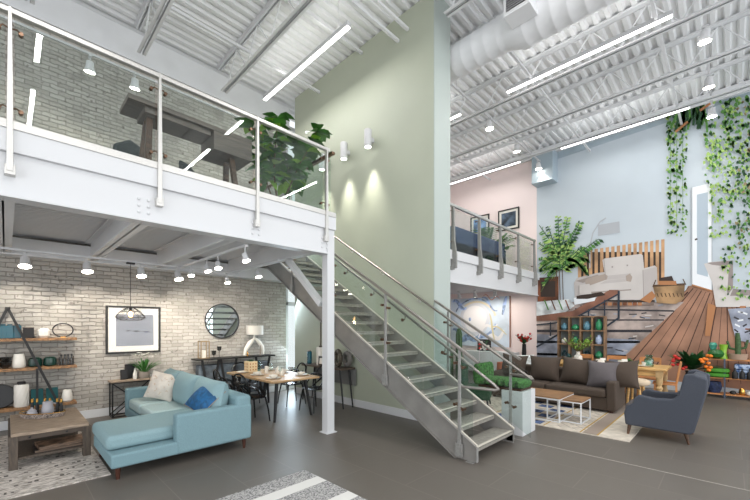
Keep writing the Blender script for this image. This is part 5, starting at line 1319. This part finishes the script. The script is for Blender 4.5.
line((589, 302.7), (634, 300.3), 1.2, c3); line((604, 259), (606, 280), .6, cream_s)
for x, y in ((612.5, 267), (627.5, 265.5)): quad(x - .8, y - .8, x + .8, y + .8, cream_s)
quad(576, 300, 655, 302.5, dark)
mp([(574, 299), (640, 303.5), (654, 302), (654, 305.5), (600, 308), (576, 303)], mc('shade_rug', (120, 104, 96), (2, .3)))
for k in range(9): quad(598 + k * 5, 302.5, 602 + k * 5, 305.5, (org, brn)[k % 2], k == 0)
mp([(640, 300), (652, 291), (656, 296), (650, 303)], org)
# basket
mp([(653, 286), (685, 284), (684, 299), (676, 304), (657, 303)], bas); line((653, 286), (685, 284.3), 2, basd)
for k in range(7): line((657 + 4 * k, 293), (658.5 + 4 * k, 297), 1, basd, k == 0)
line((656, 280), (653, 287), 1, basd); line((683, 279), (686, 285), 1, basd)
mp([(660, 278), (672, 276), (674, 281), (661, 283)], dark); mp([(659, 281), (676, 281), (677, 285), (659, 285)], org)
# door
mp([(692, 188), (712, 183), (712, 291), (692, 285)], whi); mp([(697, 195), (708, 192.5), (708, 277), (697, 274)], door); line((692, 188), (692, 285), .9, lampc); line((712, 183), (712, 291), .8, lampc); line((695, 240), (697.5, 239), 1.6, dark); line((692, 285), (712, 291), 1.5, org)
# wing chair
mp([(704, 264), (712, 262), (733, 260.5), (733, 289), (764, 292), (764, 307), (716, 307), (712, 282)], cream)
mp([(707, 263), (733, 260.5), (733, 288), (727, 296), (729, 267), (712, 265)], wing); mp([(733, 289), (764, 291), (764, 295), (730, 296)], wing)
mp([(708, 303), (716, 306), (710, 336), (705, 336)], org); mp([(740, 306), (746, 306), (741, 326), (737, 326)], org); mp([(728, 309), (764, 307), (764, 345), (736, 340)], rugb)
for k in range(16): x = random.uniform(730, 755); y = random.uniform(310, 338); line((x, y), (x + random.uniform(3, 9), y + random.uniform(-3, 3)), 1.6, (rugd, whi, brn)[k % 3], k == 0)
# mural cabinet and coffee table
mp([(538, 278), (559, 276.5), (559, 300), (538, 302)], brn); quad(541, 281, 556, 297, dark)
mp([(537, 302), (570, 299), (575, 306), (560, 316), (537, 318)], mc('books', (206, 210, 212), (4, .15)))
mp([(537, 316), (573, 311), (610, 290), (619, 290), (619, 294), (572, 320), (537, 321)], topw)
for a, b, c, d, w in ((619, 291, 619, 319, 2.2), (572, 320, 619, 294, 1.6), (605, 300, 605, 318, 1.4), (589, 309, 589, 326, 1.4), (537, 325, 563, 322, 1.4), (563, 321, 563, 333, 1.6), (551, 322, 551, 336, 1.4), (600, 331, 619, 318, 1.8), (537, 347, 563, 332, 1.8)): line((a, b), (c, d), w, metal)
mp([(574, 298), (589, 295), (598, 294), (595, 301), (575, 305)], whi); mp([(577, 296), (602, 292), (606, 295), (588, 299), (577, 299)], dark); mp([(580, 285), (590, 284), (592, 294), (580, 295)], cream)
for k in range(4): line((545 + 7 * k, 300), (549 + 7 * k, 310), 1.2, (lm, brn)[k % 2])
# palm print
random.seed(17)
for k, (ang, L, dr) in enumerate(((-165, 22, 8), (-150, 30, 10), (-135, 34, 6), (-120, 42, 4), (-105, 46, 2), (-92, 48, 0), (-80, 46, 2), (-66, 42, 4), (-52, 36, 6), (-38, 46, 2), (-28, 28, 10), (-10, 22, 14), (-178, 18, 16), (-98, 30, 0), (-70, 26, 3), (-128, 24, 8), (-45, 22, 8), (-85, 18, 0), (-160, 26, 22), (-20, 24, 22))):
    a = math.radians(ang); px0, py0 = 562 + random.uniform(-2, 2), 270 - (k % 4) * 4; q0 = (px0, py0)
    for j in range(1, 15):
        u = j / 14; x = px0 + L * u * math.cos(a); y = py0 + L * u * math.sin(a) + dr * u * u
        if x < 539: break
        line(q0, (x, y), .7, ld, j == 1); q0 = (x, y)
        for s_ in (-1, 1):
            b_a = a + s_ * random.uniform(.55, .85); l2 = random.uniform(8, 12) * (1 - .5 * u); c = random.choice((ld, lm, lm, lg, lg))
            ex, ey = x + l2 * math.cos(b_a), y + l2 * math.sin(b_a) + 3.5
            if ex > 538: mp([(x, y - .4), ((x + ex) / 2 + 1.0, (y + ey) / 2 - 1.5), (ex, ey), ((x + ex) / 2 - .9, (y + ey) / 2 + 1.2)], c, False)
for x in (558, 561, 564): line((x, 300), (x - 1, 270), .8, basd)
# ivy strands
def ivy(x0, x1, y0, y1, n, sz=(2.6, 3.8), cols=None, dense=1):
    Lx[0] -= .0007
    for k in range(n):
        u = random.random() ** dense; y = y0 + (y1 - y0) * u; x = random.uniform(x0, x1); r = random.uniform(*sz) / 2 * (1.15 - .3 * u); a = random.uniform(0, 2 * PI)
        c = random.choice(cols) if cols else random.choice((lg, lg, lm, lm, ld) if u > .3 else (lm, lm, ld, lg))
        a = PI / 2 + random.uniform(-1.1, 1.1); ca, sa = math.cos(a), math.sin(a); k1 = random.uniform(.6, .85)
        mp([(x + ca * u_ * r - sa * v_ * r * k1, y + sa * u_ * r + ca * v_ * r * k1) for u_, v_ in ((1.25, 0), (.5, .7), (-.2, .95), (-.75, .6), (-.55, 0), (-.75, -.6), (-.2, -.95), (.5, -.7))], c, False)
ivy(667, 687, 108, 165, 150, (2.6, 4.2), dense=1.1); ivy(668, 687, 160, 236, 110, (2.6, 4.6)); 
for x in (671, 677, 683): line((x, 140), (x, 232 - abs(x - 677) * 2), .4, lm)
ivy(703, 716, 116, 185, 40, (3, 5)); ivy(709, 724, 140, 240, 85, (2.8, 4.8), cols=(lg, lg, lm)); ivy(712, 732, 100, 180, 70, (2.8, 4.6)); ivy(724, 764, 98, 200, 300, (2.6, 4.6)); ivy(720, 764, 190, 300, 190, (2.8, 5)); ivy(735, 764, 100, 250, 150, (2.6, 4.6), cols=(ld, lm, mc('dry_leaf', (140, 128, 96))))
for k in range(18):
    x = 674 + k * 1.7; a = random.uniform(-.35, .35); L = random.uniform(14, 30)
    pts = [(x + a * L * u + 3 * math.sin(3 * u), 104 + L * u) for u in (0, .33, .66, 1)]
    for p, q in zip(pts[:-1], pts[1:]): line(p, q, 2.4, (ld, ld, lm)[k % 3], k == 0)
line((676, 133), (688, 123), 2.2, org); line((700, 112), (712, 104), 2.4, org)
mo = mur.build('wall_mural', MC, None, smooth=False)
tag(mo, 'huge printed wall mural of a living room with armchair, plank floor and hanging ivy', 'mural')
# ================================================================== WORLD, DAYLIGHT, CAMERA
w = bpy.data.worlds.new('world'); SC.world = w; w.use_nodes = True
bg = w.node_tree.nodes['Background']; bg.inputs[0].default_value = (.94, .97, 1.0, 1); bg.inputs[1].default_value = 1.15
# added fill lights behind and left of the viewpoint, mainly to brighten the ceiling
area((-5.6, 1.0, 2.6), (4, 2.5, 5.4), 11, 4.5, 290, (.96, .98, 1))
area((6.0, -5.7, 2.6), (7, 2, 5.6), 16, 4.5, 620, (.96, .98, 1))
# daylight falling through the glazed end between the brick and the green wall
area((6.0, YB + .6, 3.2), (5.4, 8, 0), 2.0, 4.5, 150, (.75, .88, 1))
area((5.27, 8.22, 1.5), (3.6, 5.2, 0), .35, 2.6, 55, (.72, .86, 1))
cam = bpy.data.cameras.new('camera'); co = bpy.data.objects.new('camera', cam); COL.objects.link(co); SC.camera = co
cam.sensor_width = 36; cam.lens = 362 / 750 * 36; cam.shift_y = (HY - 250) / 750; cam.clip_start = .05; cam.clip_end = 200
co.location = (0, 0, CAMH); co.rotation_euler = (PI / 2, 0, -math.atan2(FW[0], FW[1]))
SC.view_settings.view_transform = 'Standard'; SC.view_settings.look = 'None'; SC.view_settings.gamma = 1; SC.view_settings.use_curve_mapping = False
SC.view_settings.exposure = -.08
SC.cycles.max_bounces = 10; SC.cycles.diffuse_bounces = 8; SC.cycles.transparent_max_bounces = 24; SC.cycles.use_denoising = True
SC.cycles.sample_clamp_indirect = 6
